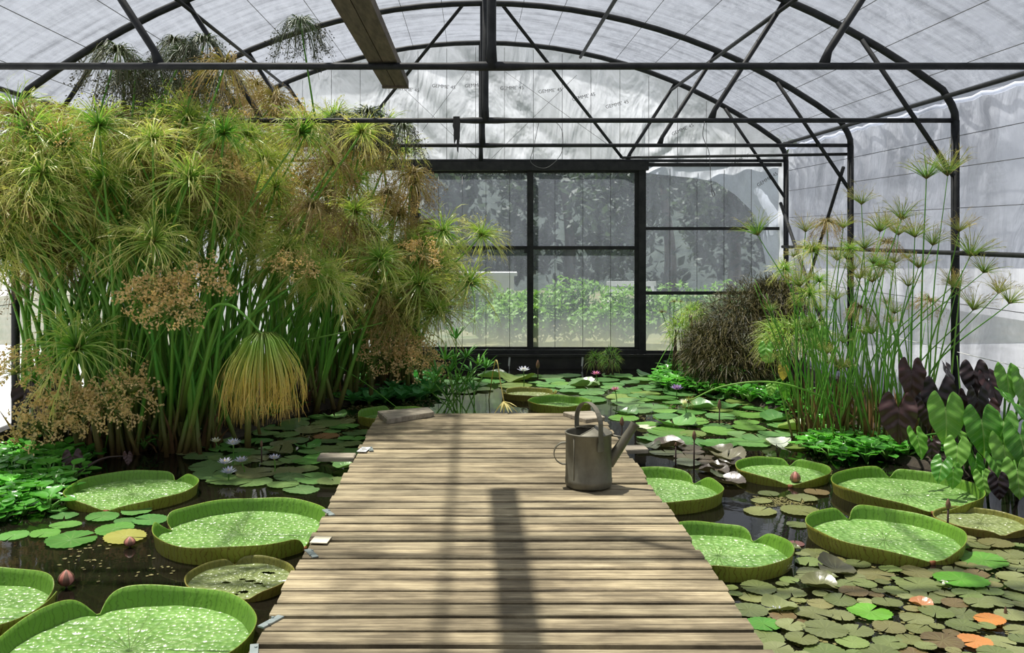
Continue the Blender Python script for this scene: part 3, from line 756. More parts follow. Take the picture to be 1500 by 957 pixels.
def gp(label, cx, cy, hw, rimh, notches, **k):
    hc = CZ-(WATER+.012+rimh); D = F*hc/(cy-VY); x = (cx-VX)/F*D; R = hw/F*D-.012
    GP.append((x, D, R)); return giant_pad(label, x, D, R*.985, rimh*.82, [(math.radians(a), w_, dp) for a, w_, dp in notches], seed=len(GP), **k)
gp('giant pad beside the left water hyacinth mat, farthest of the left pads', 194, 707, 92, .075, [(62, .16, .06), (-94, .18, .05)])
gp('large giant pad touching the left side of the boardwalk near the metal brackets', 354, 757, 124, .10, [(172, .13, .10), (-30, .06, .02)])
gp('giant pad cut off by the left edge of the picture beside the round pink bud', -72, 872, 142, .10, [(28, .16, .08), (-120, .12, .03)])
gp('biggest giant pad, at the bottom left next to the boardwalk', 190, 914, 178, .105, [(127, .15, .09), (-60, .1, .03)])
gp('yellowing giant pad with brown holes squeezed between boardwalk and two bigger pads', 352, 838, 80, .045, [(110, .12, .06), (-70, .1, .04)], old=True, holes=9)
gp('giant pad half under the right boardwalk edge just beyond the watering can', 960, 704, 97, .085, [(38, .18, .08), (-120, .1, .03)])
gp('giant pad tucked against the right boardwalk edge nearest to the camera', 1053, 790, 102, .085, [(42, .16, .08), (-130, .1, .03)])
gp('smaller giant pad with a pink bud before it, on the right water', 1146, 681, 66, .07, [(62, .14, .05), (-98, .2, .06)])
gp('giant pad lying in front of the taro plants by the right bank', 1327, 705, 101, .085, [(80, .1, .03), (-92, .2, .08)])
gp('bright giant pad with high rim and red notch amid the right water', 1295, 767, 107, .09, [(98, .12, .07), (-75, .2, .08)])
gp('yellowish flat giant pad at the right edge of the picture', 1436, 757, 63, .04, [(80, .1, .03), (-90, .1, .03)], old=True)
gp('giant pad with tall dark rim floating beyond the far end of the boardwalk', 820, 584, 46, .085, [(-20, .03, .01)])
gp('flat giant pad behind the tall rimmed one beyond the boardwalk', 775, 571.5, 40, .06, [(150, .1, .03), (20, .1, .03)], old=True)
gp('shaded giant pad behind the slab on the far left boardwalk corner', 578, 601, 54, .085, [(100, .1, .03), (-170, .1, .02)])

# ------------------------------------------------------------------ small lily pads
def lily_mesh(seed, wav=.03, serr=.03, up=0.0):
    rng = random.Random(seed); N = 44; J = 5; slit = math.radians(rng.uniform(2.5, 7)); ph = rng.random()*6
    mb = MB(); vs = [(0, 0, .0)]; ts = [0]; us = [0]; fs = []
    for j in range(1, J+1):
        s_ = j/J
        for i in range(N+1):
            a = slit+(2*PI-2*slit)*i/N
            r = s_*(1+.03*math.sin(2*a+ph)+(serr*(1 if i % 2 else -1) if j == J else 0))
            if i in (0, N): r *= 1.02
            z = wav*math.sin(3*a+ph)*s_**2+wav*.5*math.sin(7*a+ph*2)*s_**3+up*s_**3*(.7+.5*math.sin(2*a+ph))+.015*s_
            vs.append((r*math.cos(a), r*math.sin(a), z)); ts.append(s_); us.append(i/N)
    W_ = N+1
    fs += [(0, 1+i, 2+i) for i in range(N)]
    fs += [(1+j*W_+i, 1+(j+1)*W_+i, 1+(j+1)*W_+i+1, 1+j*W_+i+1) for j in range(J-1) for i in range(N)]
    mb.add(vs, fs, ts, us); me = mb.mesh('lily_pad', M['lily']); return me
LM = [lily_mesh(k, .012+.008*(k % 3)) for k in range(6)]+[lily_mesh(10+k, .06, .02, .35) for k in range(3)]
def inpoly(x, y, poly):
    c = False; n = len(poly)
    for i in range(n):
        x1, y1 = poly[i]; x2, y2 = poly[(i+1) % n]
        if (y1 > y) != (y2 > y) and x < (x2-x1)*(y-y1)/(y2-y1)+x1: c = not c
    return c
PADS = []
def ground_ok(x, y, r, slack=.9, wall=.1):
    if DXL-r*.75 < x < DXR+r*.75 and y < DY1+.1: return False
    if abs(x-XC) > HW-wall or y > YB-.22-r: return False
    return all((x-a)**2+(y-b)**2 > (R+.03+r*slack)**2 for a, b, R in GP)
def put_pad(x, y, r, col, label, group, rng, up=False, tilt=.0):
    me = rng.choice(LM[6:] if up else LM[:6])
    o = link_mesh('lily_pad', me, None, (x, y, WATER+.004+.012*rng.random()), (rng.uniform(-1, 1)*tilt, rng.uniform(-1, 1)*tilt, rng.random()*6.28), r)
    o.color = (*col, 1); PADS.append((x, y, r))
    return tag(o, label, 'lily pad', group)
def scatter_pads(poly_px, n, r0, r1, cols, label, group, seed, ov=.78, tilt=.03, upp=.0):
    rng = random.Random(seed); poly = [tuple(onw(*p)[:2]) for p in poly_px]
    x0, x1 = min(p[0] for p in poly), max(p[0] for p in poly); y0, y1 = min(p[1] for p in poly), max(p[1] for p in poly)
    got = 0
    for _ in range(n*60):
        x, y, r = rng.uniform(x0, x1), rng.uniform(y0, y1), rng.uniform(r0, r1)
        if not inpoly(x, y, poly) or not ground_ok(x, y, r): continue
        if any((x-a)**2+(y-b)**2 < (ov*(r+R))**2 for a, b, R in PADS): continue
        c = rng.choice(cols); k = rng.uniform(.85, 1.35)
        put_pad(x, y, r, tuple(v_*k for v_ in c), label, group, rng, rng.random() < upp, tilt); got += 1
        if got >= n: break
    return got
# named single pads first
rs = random.Random(77)
def one_pad(px, py, hwpx, col, label, up=False, tilt=.03):
    p = onw(px, py); r = hwpx/F*p.y; put_pad(p.x, p.y, r, col, label, None, rs, up, tilt)
G1, G2, G3 = (.10, .34, .04), (.14, .30, .09), (.09, .24, .06)
one_pad(1274, 899, 32, (.17, .46, .05), 'single bright green lily pad among dull brown ones on the right front water')
one_pad(1408, 854, 37, (.12, .38, .04), 'wide bright green lily pad left of the tall dark bud stem at the right edge')
one_pad(1440, 824, 34, (.13, .36, .05), 'bright green lily pad in front of the yellowish giant pad')
one_pad(1450, 912, 22, (.62, .24, .06), 'orange lily pad near the bottom right corner')
one_pad(1428, 943, 25, (.66, .26, .08), 'orange lily pad cut off by the bottom edge of the picture')
one_pad(1349, 888, 17, (.60, .26, .12), 'small orange lily pad on the right front water', True, .1)
one_pad(1118, 918, 26, (.10, .34, .04), 'bright green lily pad against the boardwalk under the blue lily')
one_pad(948, 628, 15, (.80, .86, .66), 'glossy almost white lily pad beyond the watering can spout')
one_pad(183, 790, 31, (.46, .46, .12), 'yellow lily pad in front of the large left giant pad')
one_pad(104, 793, 37, (.10, .30, .06), 'dark green lily pad in the front row before the hyacinth')
one_pad(20, 786, 22, (.14, .40, .08), 'light green lily pad at the left edge of the picture')
one_pad(66, 784, 22, (.16, .42, .08), 'light green lily pad second from the left edge')
one_pad(96, 770, 22, (.18, .44, .10), 'pale green lily pad behind the dark green front one')
one_pad(168, 777, 28, (.13, .36, .07), 'green lily pad behind the yellow one')
one_pad(150, 760, 24, (.12, .34, .08), 'green lily pad in the third row before the left round giant pad')
one_pad(220, 763, 26, (.13, .36, .10), 'green lily pad touching the large left giant pad')
one_pad(200, 752, 22, (.15, .38, .10), 'green lily pad in front of the left round giant pad')
one_pad(478, 640, 19, (.34, .16, .08), 'reddish lily pad behind the protruding board')
one_pad(1120, 830, 24, (.16, .05, .05), 'dark red lily pad beside the near right giant pad')
one_pad(1165, 798, 13, (.22, .09, .10), 'purple lily pad standing at the rim of the near right giant pad')
one_pad(1150, 605, 30, (.14, .38, .05), 'raised bright green lily pad before the hyacinth on the right', True, .2)
one_pad(1137, 652, 20, (.80, .88, .74), 'lily pad with white glare in its colour behind the smaller right giant pad', True, .1)  # glare on the leaf is put into the whitish pad colour
for px, py, k in ((1200, 860, 0), (1225, 838, 1)):
    one_pad(px, py, 27, (.16, .17, .07) if k == 0 else (.12, .12, .07), ['olive lily pad curling up on the right front water', 'upturned shiny lily pad behind the olive curling one'][k], True, .35)
OL = [(.20, .22, .08), (.17, .20, .08), (.15, .19, .07), (.22, .21, .09), (.14, .16, .06), (.17, .12, .06), (.18, .25, .08), (.24, .27, .12), (.21, .23, .10), (.16, .20, .07)]
n1 = scatter_pads([(1060, 850), (1160, 800), (1420, 790), (1498, 800), (1498, 955), (1560, 990), (1150, 990)], 105, .055, .105, OL, 'dull olive lily pad in the dense carpet on the right front water', 'olive lily pads on the right front water', 1, .80, .04, .06)
n1 += scatter_pads([(1060, 850), (1160, 800), (1420, 790), (1498, 800), (1498, 955), (1560, 990), (1150, 990)], 60, .03, .055, OL, 'small olive lily pad filling gaps in the right front carpet', 'small olive lily pads on the right front water', 2, .80, .04, .1)
GB = [(.10, .28, .06), (.14, .33, .09), (.09, .24, .07), (.18, .34, .12), (.13, .30, .10), (.22, .33, .08), (.16, .36, .07)]
n2 = scatter_pads([(900, 600), (905, 575), (980, 560), (1160, 590), (1200, 640), (1170, 660), (1080, 655), (1000, 650), (930, 645)], 62, .11, .19, GB, 'green lily pad in the bright patch beyond the watering can', 'green lily pads beyond the watering can', 3, .66, .05, .12)
n3 = scatter_pads([(640, 560), (700, 552), (960, 550), (960, 568), (890, 570), (870, 590), (760, 570), (680, 575)], 40, .11, .20, GB, 'green lily pad at the foot of the rear wall', 'green lily pads before the rear wall', 4, .82, .05, .08)
LB = [(.12, .34, .07), (.17, .36, .11), (.16, .28, .09), (.11, .21, .08), (.19, .27, .10), (.09, .30, .06), (.20, .22, .10)]
n4 = scatter_pads([(270, 660), (330, 635), (450, 610), (530, 615), (540, 640), (505, 700), (470, 722), (340, 712), (290, 700)], 62, .085, .15, LB, 'dark green lily pad in the shaded patch left of the boardwalk', 'dark green lily pads left of the boardwalk', 5, .68, .05, .06)
RB = [(.10, .08, .07), (.14, .12, .09), (.16, .15, .10), (.10, .12, .08)]
n5 = scatter_pads([(925, 652), (1010, 650), (1080, 660), (1075, 700), (1050, 740), (1060, 700)], 16, .08, .14, RB, 'brownish lily pad behind the right boardwalk giant pads', 'brownish lily pads right of the boardwalk', 6, .72, .05, .45)
n6 = scatter_pads([(1050, 745), (1190, 700), (1210, 745), (1180, 790), (1120, 760)], 8, .06, .12, OL, 'olive lily pad on the open dark water between the right giant pads', 'olive lily pads on the open right water', 7, 1.1, .02)
n7 = scatter_pads([(0, 742), (110, 740), (180, 746), (230, 745), (230, 770), (100, 760)], 9, .045, .10, GB, 'light green lily pad between the hyacinth and the front row', 'light green lily pads before the hyacinth', 8, .8, .03)
print('pads', n1, n2, n3, n4, n5, n6, n7)
# algae and bits floating on the water: uncountable
mb = MB(); rng = random.Random(9)
for poly, n in (([(1090, 690), (1220, 690), (1190, 740), (1110, 745)], 700), ([(1060, 800), (1498, 790), (1498, 957), (1150, 957)], 500), ([(430, 612), (545, 600), (520, 650), (400, 640)], 900), ([(70, 800), (260, 790), (260, 840), (90, 860)], 60), ([(930, 560), (1140, 560), (1160, 650), (940, 640)], 900), ([(880, 690), (1070, 745), (1060, 760), (990, 750)], 250), ([(430, 600), (640, 585), (640, 600), (540, 605)], 300)):
    pl = [tuple(onw(*p)[:2]) for p in poly]
    x0, x1 = min(p[0] for p in pl), max(p[0] for p in pl); y0, y1 = min(p[1] for p in pl), max(p[1] for p in pl)
    k = 0
    for _ in range(n*5):
        x, y = rng.uniform(x0, x1), rng.uniform(y0, y1)
        if not inpoly(x, y, pl) or not ground_ok(x, y, .02): continue
        if noise.noise(Vector((x*3, y*3, 1))) < -.12: continue
        s_ = rng.uniform(.004, .014); a = rng.random()*6.28; m_ = rng.randint(5, 7)
        mb.add([(x+s_*math.cos(a+2*PI*i/m_)*rng.uniform(.6, 1.2), y+s_*math.sin(a+2*PI*i/m_)*rng.uniform(.6, 1.2), WATER+.003) for i in range(m_)], [tuple(range(m_))]); k += 1
        if k >= n: break
tag(mb.build('floating_debris', M['debris'], smooth=False), 'scum and leaf bits floating on the pond', 'debris', None, 'stuff')

# ------------------------------------------------------------------ floating rosettes (hyacinth, water lettuce)
def leaf_disc(mb, base, direc, up, L, Wd, cup=.25, n=8, rows=4):
    """a rounded leaf: from base along direc, surface normal up"""
    direc = direc.normalized(); side = direc.cross(up).normalized(); nn = side.cross(direc).normalized()
    vs = []; ts = []
    for i in range(n+1):
        s_ = i/n; wv = Wd*math.sin(PI*min(1, s_*.93+.05))**.6*.5
        if i == n: wv = Wd*.06
        c = base+direc*L*s_+nn*(-cup*L*.5*s_*s_)
        for j in range(rows+1):
            k = j/rows*2-1
            vs.append(c+side*wv*k+nn*(cup*Wd*.5*k*k)); ts.append(s_)
    W_ = rows+1
    mb.add(vs, [(i*W_+j, (i+1)*W_+j, (i+1)*W_+j+1, i*W_+j+1) for i in range(n) for j in range(rows)], ts)
def rosette_mesh(seed, nl, hgt, L, Wd, spread, m, lettuce=False):
    rng = random.Random(seed); mb = MB(); sm = MB()
    for k in range(nl):
        a = k*2.4+rng.uniform(-.3, .3); s_ = (k+1)/nl; e = rng.uniform(.6, 1.2)
        out = Vector((math.cos(a), math.sin(a), 0))
        b = out*spread*s_*e+Vector((0, 0, hgt*(1.2-.6*s_)*rng.uniform(.7, 1.2)))
        up = (Vector((0, 0, 1))-out*rng.uniform(-.2, .55)).normalized()
        d = (out*(.5+s_)+Vector((0, 0, .65 if lettuce else rng.uniform(-.1, .5)))).normalized()
        leaf_disc(mb, b, d, up, L*rng.uniform(.8, 1.2), Wd*rng.uniform(.8, 1.2), .3 if lettuce else .18, 6, 4)
        sm.tube([Vector((0, 0, -.01)), b*.5+Vector((0, 0, .005)), b], [.008, .007, .004], 5)
    return mb.mesh('leaves', m), sm.mesh('stalks', M['stalk'])
HY = [rosette_mesh(k, 8, .07, .075, .075, .075, M['hyacinth']) for k in range(4)]
LT = [rosette_mesh(20+k, 9, .03, .10, .07, .02, M['lettuce'], True) for k in range(3)]
SM = [rosette_mesh(40+k, 9, .05, .05, .045, .06, M['hyacinth']) for k in range(3)]
ROS = []
def mat_of(poly_px, n, kind, name, label, cat, group, seed, s0=.85, s1=1.25, dmin=.09, dz=0):
    rng = random.Random(seed); poly = [tuple(onw(*p)[:2]) for p in poly_px]; got = 0
    x0, x1 = min(p[0] for p in poly), max(p[0] for p in poly); y0, y1 = min(p[1] for p in poly), max(p[1] for p in poly)
    for _ in range(n*60):
        x, y = rng.uniform(x0, x1), rng.uniform(y0, y1)
        if not inpoly(x, y, poly) or not ground_ok(x, y, .06, .8, .15): continue
        if any((x-a)**2+(y-b)**2 < dmin**2 for a, b in ROS): continue
        ROS.append((x, y)); s_ = rng.uniform(s0, s1); lm, sm = rng.choice(kind)
        t = thing(name, label, cat, (x, y, WATER+dz), group, rng.random()*6.28)
        link_mesh('leaves', lm, t, sc=s_); link_mesh('stalks', sm, t, sc=s_); got += 1
        if got >= n: break
    return got
a1 = mat_of([(-60, 640), (40, 655), (100, 668), (140, 670), (120, 690), (100, 720), (110, 735), (60, 755), (-60, 775)], 90, HY, 'water_hyacinth', 'bright green water hyacinth in the mat along the left edge', 'water hyacinth', 'water hyacinths on the left', 1, dmin=.10)
a2 = mat_of([(1175, 655), (1220, 640), (1330, 655), (1390, 672), (1300, 676), (1232, 684), (1190, 668)], 42, HY, 'water_hyacinth', 'bright green water hyacinth at the foot of the right papyrus', 'water hyacinth', 'water hyacinths on the right', 2, dmin=.10, dz=.02)
a3 = mat_of([(500, 592), (520, 560), (600, 548), (640, 552), (640, 575), (610, 590), (540, 592)], 60, LT, 'water_lettuce', 'blue-green water lettuce rosette beyond the far left boardwalk corner', 'water lettuce', 'water lettuce behind the boardwalk', 3, .8, 1.3, .15)
a4 = mat_of([(960, 562), (985, 545), (1010, 550), (1100, 560), (1170, 575), (1210, 640), (1150, 604), (1050, 584), (970, 574)], 130, SM, 'floating_plant', 'small bright leafed floating plant below the dark shrub on the right', 'floating plant', 'small floating plants at the right bank', 4, 1.1, 1.7, .11, .05)
a5 = mat_of([(200, 668), (300, 640), (460, 600), (520, 585), (480, 585), (380, 610), (230, 650)], 34, SM, 'floating_plant', 'small bright leafed floating plant at the foot of the left papyrus', 'floating plant', 'small floating plants under the left papyrus', 5, 1.0, 1.6, .12, .04)
print('rosettes', a1, a2, a3, a4, a5)

# ------------------------------------------------------------------ soil banks under the plants
def bank(name, pts, h, seed):
    cx_ = sum(p[0] for p in pts)/len(pts); cy_ = sum(p[1] for p in pts)/len(pts)
    out = bez([Vector((p[0], p[1], 0)) for p in pts+[pts[0]]], 6)[:-1]; n = len(out); mb = MB(); vs = [(cx_, cy_, WATER+h)]; J = 7
    for j in range(1, J+1):
        for p in out:
            s_ = j/J; x = cx_+(p.x-cx_)*s_; y = cy_+(p.y-cy_)*s_
            z = WATER+h*(1-s_**3)+.05*noise.noise(Vector((x*3, y*3, seed)))-(.12 if j == J else 0)
            vs.append((x, y, z))
    fs = [(0, 1+i, 1+(i+1) % n) for i in range(n)]+[(1+j*n+i, 1+(j+1)*n+i, 1+(j+1)*n+(i+1) % n, 1+j*n+(i+1) % n) for j in range(J-1) for i in range(n)]
    mb.add(vs, fs); return struct(mb.build(name, M['soil']))
bank('terrain_left', [(-3.6, 7.0), (-2.6, 7.1), (-1.9, 7.6), (-1.6, 8.6), (-.9, 9.7), (-.4, 10.6), (-1, 11.3), (-3.6, 11.4)], .10, 1)
bank('terrain_right', [(3.85, 6.0), (3.3, 6.4), (2.75, 7.4), (2.8, 8.6), (2.6, 9.8), (2.3, 11.2), (3.8, 11.5)], .08, 2)

# ------------------------------------------------------------------ papyrus
def umbel_mesh(kind, seed):
    rng = random.Random(seed); mb = MB()
    P = dict(mop=(150, 0, 2.1, .28, .46, .10, .36, .0075), up=(70, .12, 1.0, .22, .42, .02, .2, .0055), droop=(120, .4, 1.9, .26, .42, .35, .70, .0062),
             veil=(150, .5, 1.75, .24, .36, .55, .85, .0058), tan=(70, .2, 1.6, .20, .34, .08, .25, .004), tuft=(90, 0, 1.5, .16, .26, .05, .2, .004))[kind]
    n, p0, p1, L0, L1, g0, g1, wd = P
    for k in range(n):
        ca, cb = math.cos(p0), math.cos(p1); c = ca+(cb-ca)*rng.random(); ph = math.acos(max(-1, min(1, c)))
        if kind == 'mop' and rng.random() < .35: ph *= .6
        th = rng.random()*2*PI; d = Vector((math.sin(ph)*math.cos(th), math.sin(ph)*math.sin(th), math.cos(ph)))
        L = rng.uniform(L0, L1); g = rng.uniform(g0, g1)*L; u = rng.random()
        sway = Vector((rng.uniform(-1, 1), rng.uniform(-1, 1), 0))*.08*L
        side = d.cross(Vector((rng.uniform(-1, 1), rng.uniform(-1, 1), rng.uniform(-1, 1)))).normalized()
        def pt(t): return d*L*t*(1-.12*t)+Vector((0, 0, -g*t*t*(1+.5*t)))+sway*t*t
        NS = 5
        mb.ribbon([pt(t/NS) for t in range(NS+1)], [wd*1.5, wd*1.2, wd, wd*.9, wd*.8, wd*.35], side, u)
        if kind in ('mop', 'droop', 'up', 'veil') and rng.random() < .6:
            e = pt(.8)
            for _ in range(3 if kind != 'up' else 2):
                dd_ = ((pt(1)-pt(.8)).normalized()+Vector((rng.uniform(-.7, .7), rng.uniform(-.7, .7), rng.uniform(-.7, .4)))).normalized()
                l = L*rng.uniform(.18, .34)
                mb.ribbon([e, e+dd_*l*.5, e+dd_*l+Vector((0, 0, -l*.25))], [wd*.7, wd*.6, wd*.25], side, u, .75, 1)
        if kind in ('tan', 'droop', 'veil') or (kind == 'mop' and k % 9 == 0):
            m_ = 7 if kind == 'tan' else 3
            for _ in range(m_):
                e = pt(rng.uniform(.82, 1)); dd_ = Vector((rng.uniform(-1, 1), rng.uniform(-1, 1), rng.uniform(-.8, .8))).normalized(); l = rng.uniform(.014, .028)
                o = dd_*rng.uniform(.0, .03); sdv = dd_.cross(side).normalized()
                wq = .0095 if kind == 'tan' else .006
                mb.add([e+o, e+o+dd_*l*.5+sdv*wq, e+o+dd_*l, e+o+dd_*l*.5-sdv*wq, e+o+dd_*l*.5+side*wq, e+o+dd_*l*.5-side*wq], [(0, 1, 2, 3), (0, 4, 2, 5)], [.97]*6, [u]*6)
    # bracts at the centre
    for k in range(7):
        th = k*.9; d = Vector((math.cos(th)*.8, math.sin(th)*.8, .6)).normalized(); side = d.cross(Vector((0, 0, 1))).normalized()
        mb.ribbon([d*.0, d*.04, d*.075], [.016, .014, .002], side, .9, 0, .1)
    m = {'mop': 'ray_green', 'up': 'ray_right', 'droop': 'ray_dry', 'veil': 'ray_veil', 'tan': 'ray_tan', 'tuft': 'ray_dry'}[kind]
    return mb.mesh('umbel', M[m])
UM = {k: [umbel_mesh(k, s_) for s_ in range(n)] for k, n in (('mop', 6), ('up', 5), ('droop', 4), ('veil', 3), ('tan', 4), ('tuft', 3))}
def stem_with_umbel(clump, base, tip, kind, rng, rad, sc=1.0, bend=.5, tilt=.25, mid=None, mesh=None):
    base = Vector(base); tip = Vector(tip)
    h = tip-base
    if mid is None:
        m1 = base+Vector((h.x*(.5-bend*.3), h.y*(.5-bend*.3), h.z*.55))
        pts = bez([base, m1, tip], 6)
    else: pts = bez([base]+mid+[tip], 6)
    n = len(pts); mb = MB(); mb.tube(pts, [rad*(1-.62*i/(n-1)) for i in range(n)], 6, u=rng.random())
    st = mb.build('stem', M['culm'], clump, origin=base)
    dr = (pts[-1]-pts[-2]).normalized()
    q_ = Vector((0, 0, 1)).rotation_difference((dr*tilt*2+Vector((0, 0, 1))).normalized()) @ Quaternion((0, 0, 1), rng.random()*6.28)
    if mesh is None and kind: mesh = rng.choice(UM[kind])
    if mesh: link_mesh('umbel', mesh, st, tip-base, q_, sc)
    return st
def sheaths(clump, x, y, z, n, spread, rng, hmin=.12, hmax=.4):
    for grp in range(3):
        mb = MB()
        for k in range(n//3):
            a = rng.random()*6.28; r = spread*rng.random()**.5
            b = Vector((x+math.cos(a)*r, y+math.sin(a)*r, z-.03)); hh = rng.uniform(hmin, hmax); out = Vector((math.cos(a), math.sin(a), 0))*rng.uniform(.02, .16)
            pts = [b, b+Vector((0, 0, hh*.5))+out*.3, b+Vector((0, 0, hh))+out]
            mb.ribbon(pts, [.035, .028, .004], Vector((rng.uniform(-1, 1), rng.uniform(-1, 1), 0)).normalized(), rng.random())
        mb.build('dry_sheath', M['sheath'], clump)['kind'] = 'stuff'
rng = random.Random(21)
LEFT = [(-3.25, 7.45, 'at the front beside the left wall'), (-2.72, 7.32, 'at the front, with the tan flower heads at its foot'), (-2.22, 7.42, 'at the front, right of the tan flower heads'), (-2.95, 8.15, 'in the second row at the left'), (-2.15, 8.15, 'behind the bent drooping stem'),
        (-3.35, 8.8, 'against the left wall in the third row'), (-1.75, 8.95, 'right of the drooping broom head'), (-2.55, 9.2, 'in the middle of the left stand'), (-1.35, 9.75, 'behind the water lettuce'), (-.95, 10.35, 'nearest to the doors, heads over the left pane'),
        (-1.95, 10.3, 'at the back of the left stand'), (-3.0, 10.3, 'in the rear left corner')]
clumps = []
for x, y, s_ in LEFT:
    t = thing('papyrus_clump', 'tall green papyrus clump '+s_, 'papyrus', (x, y, WATER), 'papyrus of the left stand'); clumps.append(t)
POLY = [(-40, 150), (60, 165), (130, 140), (150, 70), (200, 62), (330, 75), (350, 135), (440, 160), (510, 175), (590, 200), (615, 300), (690, 345), (700, 400), (660, 450), (600, 470), (540, 465), (480, 430), (430, 395), (380, 360), (300, 340), (230, 390), (160, 370), (60, 380), (-40, 400)]
cnt = [0]*len(LEFT); n = 0
ext = [(375, 125), (405, 150), (330, 95), (215, 135), (290, 135), (180, 112), (345, 150), (255, 60), (310, 120), (172, 75), (200, 95), (272, 78), (310, 90), (232, 92), (300, 60), (345, 120), (250, 120)]
while n < 275:
    px, py = rng.uniform(-50, 710), rng.uniform(60, 470)
    if n < len(ext): px, py = ext[n]
    elif not inpoly(px, py, POLY): continue
    elif py < 165: continue
    best = None
    for _ in range(40):
        i = rng.randrange(len(LEFT)); cxx, cyy, _s = LEFT[i]
        D = cyy+rng.uniform(-.55, .45)
        if n < len(ext): D = cyy+rng.uniform(-.2, .3)
        p = at(px, py, D)
        if abs(p.x-cxx) > .95+(.3 if p.z > 2 else 0) or p.z > 3.45 or p.z < .5 or p.x < XC-HW+.12 or (py > 330 and D > 9.2 and px < 450): continue
        if p.z > arch_z(p.x)-.12: continue
        if cnt[i] >= 28: continue
        best = (i, p); break
    if best is None:
        n += 1; continue
    i, p = best; cxx, cyy, _s = LEFT[i]; cnt[i] += 1
    b = (cxx+rng.gauss(0, .16), cyy+rng.gauss(0, .14), WATER-.02)
    up = p.z > 2.35
    kind = rng.choices(['mop', 'droop', 'tan'], [.42, .53, .05] if up or (px > 430 and py < 330) else [.78, .14, .08])[0]
    if n < len(ext): kind = 'droop' if px > 325 else 'veil'
    stem_with_umbel(clumps[i], b, p, kind, rng, rng.uniform(.016, .025), rng.uniform(.8, 1.12), .6, .3)
    n += 1
# leaning, headless and short young culms thicken the foot of the stand
for i, (cxx, cyy, s_) in enumerate(LEFT):
    for k in range((15 if cxx < -2.5 else 24) if cyy < 8.3 else (8 if cxx < -2.4 else 18)):
        b = Vector((cxx+rng.gauss(0, .24), cyy+rng.gauss(0, .16), WATER-.02)); hh = rng.uniform(.9, 1.7)
        tip = b+Vector((rng.uniform(-.4, .5), rng.uniform(-.25, .2), hh)); tip.x = max(tip.x, XC-HW+.15)
        mb = MB(); pts = bez([b, b.lerp(tip, .5)+Vector((0, 0, .08)), tip], 5); r = rng.uniform(.015, .028)
        mb.tube(pts, [r*(1-.75*j/(len(pts)-1)) for j in range(len(pts))], 6, u=rng.random()); mb.build('stem', M['culm'], clumps[i], origin=b)
    sheaths(clumps[i], cxx, cyy, WATER, 36, .26, rng)
# heads one can pick out in the photograph
def hero(i, px, py, D, kind, sc=1.0, tilt=.25, rad=.017, mesh=None):
    cxx, cyy, _s = LEFT[i]
    stem_with_umbel(clumps[i], (cxx+rng.gauss(0, .1), cyy+rng.gauss(0, .08)-.05, WATER-.02), at(px, py, D), kind, rng, rad, sc, .5, tilt, None, mesh)
hero(1, 225, 355, 7.0, 'mop', 1.05); hero(0, 112, 512, 6.85, 'mop', 1.3, .1); hero(1, 278, 262, 7.1, 'mop', 1.1); hero(2, 155, 265, 7.2, 'mop', 1.05) ; hero(0, 22, 165, 7.3, 'mop', 1.0)
hero(1, 276, 175, 7.5, 'mop', .95); hero(8, 440, 32, 8.2, 'veil', 1.05); hero(8, 540, 165, 8.6, 'veil', 1.15); hero(8, 588, 185, 9.0, 'veil', 1.0); hero(8, 545, 190, 9.2, 'droop', 1.1); hero(8, 500, 170, 8.8, 'veil', .9); hero(8, 520, 215, 8.8, 'droop', 1.0); hero(4, 400, 140, 8.4, 'droop', .9)
hero(9, 648, 340, 9.6, 'mop', 1.0); hero(9, 618, 362, 9.7, 'mop', .9); hero(9, 705, 345, 9.8, 'mop', .9); hero(9, 688, 415, 9.5, 'mop', 1.1); hero(9, 570, 425, 9.6, 'mop', 1.0); hero(9, 640, 455, 9.4, 'mop', 1.1); hero(9, 595, 470, 9.5, 'mop', 1.1)
hero(6, 480, 430, 8.4, 'mop', 1.0); hero(6, 400, 395, 8.2, 'mop', 1.0); hero(4, 440, 350, 8.0, 'mop', 1.1); hero(6, 520, 310, 8.5, 'mop', 1.0); hero(4, 335, 330, 7.6, 'mop', 1.0)
for px, py, D, i in ((60, 640, 6.75, 0), (105, 615, 6.8, 0), (150, 612, 6.85, 1), (185, 590, 6.9, 1), (215, 455, 6.9, 1), (255, 475, 6.9, 1), (300, 430, 7.0, 2), (240, 440, 7.0, 1), (25, 560, 7.0, 0), (85, 600, 6.9, 0)):
    hero(i, px, py-12, D, 'tan', 1.0, .4, .008)
for px, py, D in ((560, 545, 9.2), (600, 535, 9.3), (620, 550, 9.2), (575, 520, 9.4)): hero(8, px, py-18, D, 'tan', 1.05, .4, .008)
# the bent culm with its broom-like hanging head
mb = MB(); r2 = random.Random(5)
for k in range(250):
    th = r2.random()*6.28; wv = r2.random()**.6*.33; L = r2.uniform(.34, .68)*(1-.1*(wv/.33)); u = r2.random()
    out = Vector((math.cos(th), math.sin(th), 0)); jit = Vector((r2.uniform(-1, 1), r2.uniform(-1, 1), 0))*.03
    def pt(t): return out*wv*(1-(1-t)**2.2)+Vector((0, 0, .05*math.sin(min(1, t*3)*PI)-L*t**1.35))+jit*t*t
    side = Vector((-out.y, out.x, 0)) if r2.random() < .6 else out
    mb.ribbon([pt(j/8) for j in range(9)], [.008, .0075, .007, .007, .0065, .006, .006, .005, .002], side, u)
    e = pt(.8)
    for _ in range(2):
        d = Vector((r2.uniform(-.5, .5), r2.uniform(-.5, .5), -1)).normalized(); l = L*.25
        mb.ribbon([e, e+d*l*.5, e+d*l], [.004, .0035, .001], side, u, .8, 1)
broom = mb.mesh('umbel', M['ray_broom'])
bc = thing('drooping_papyrus', 'bent papyrus stem with a golden green broom-like head hanging over the lily pads', 'papyrus', onw(262, 648))
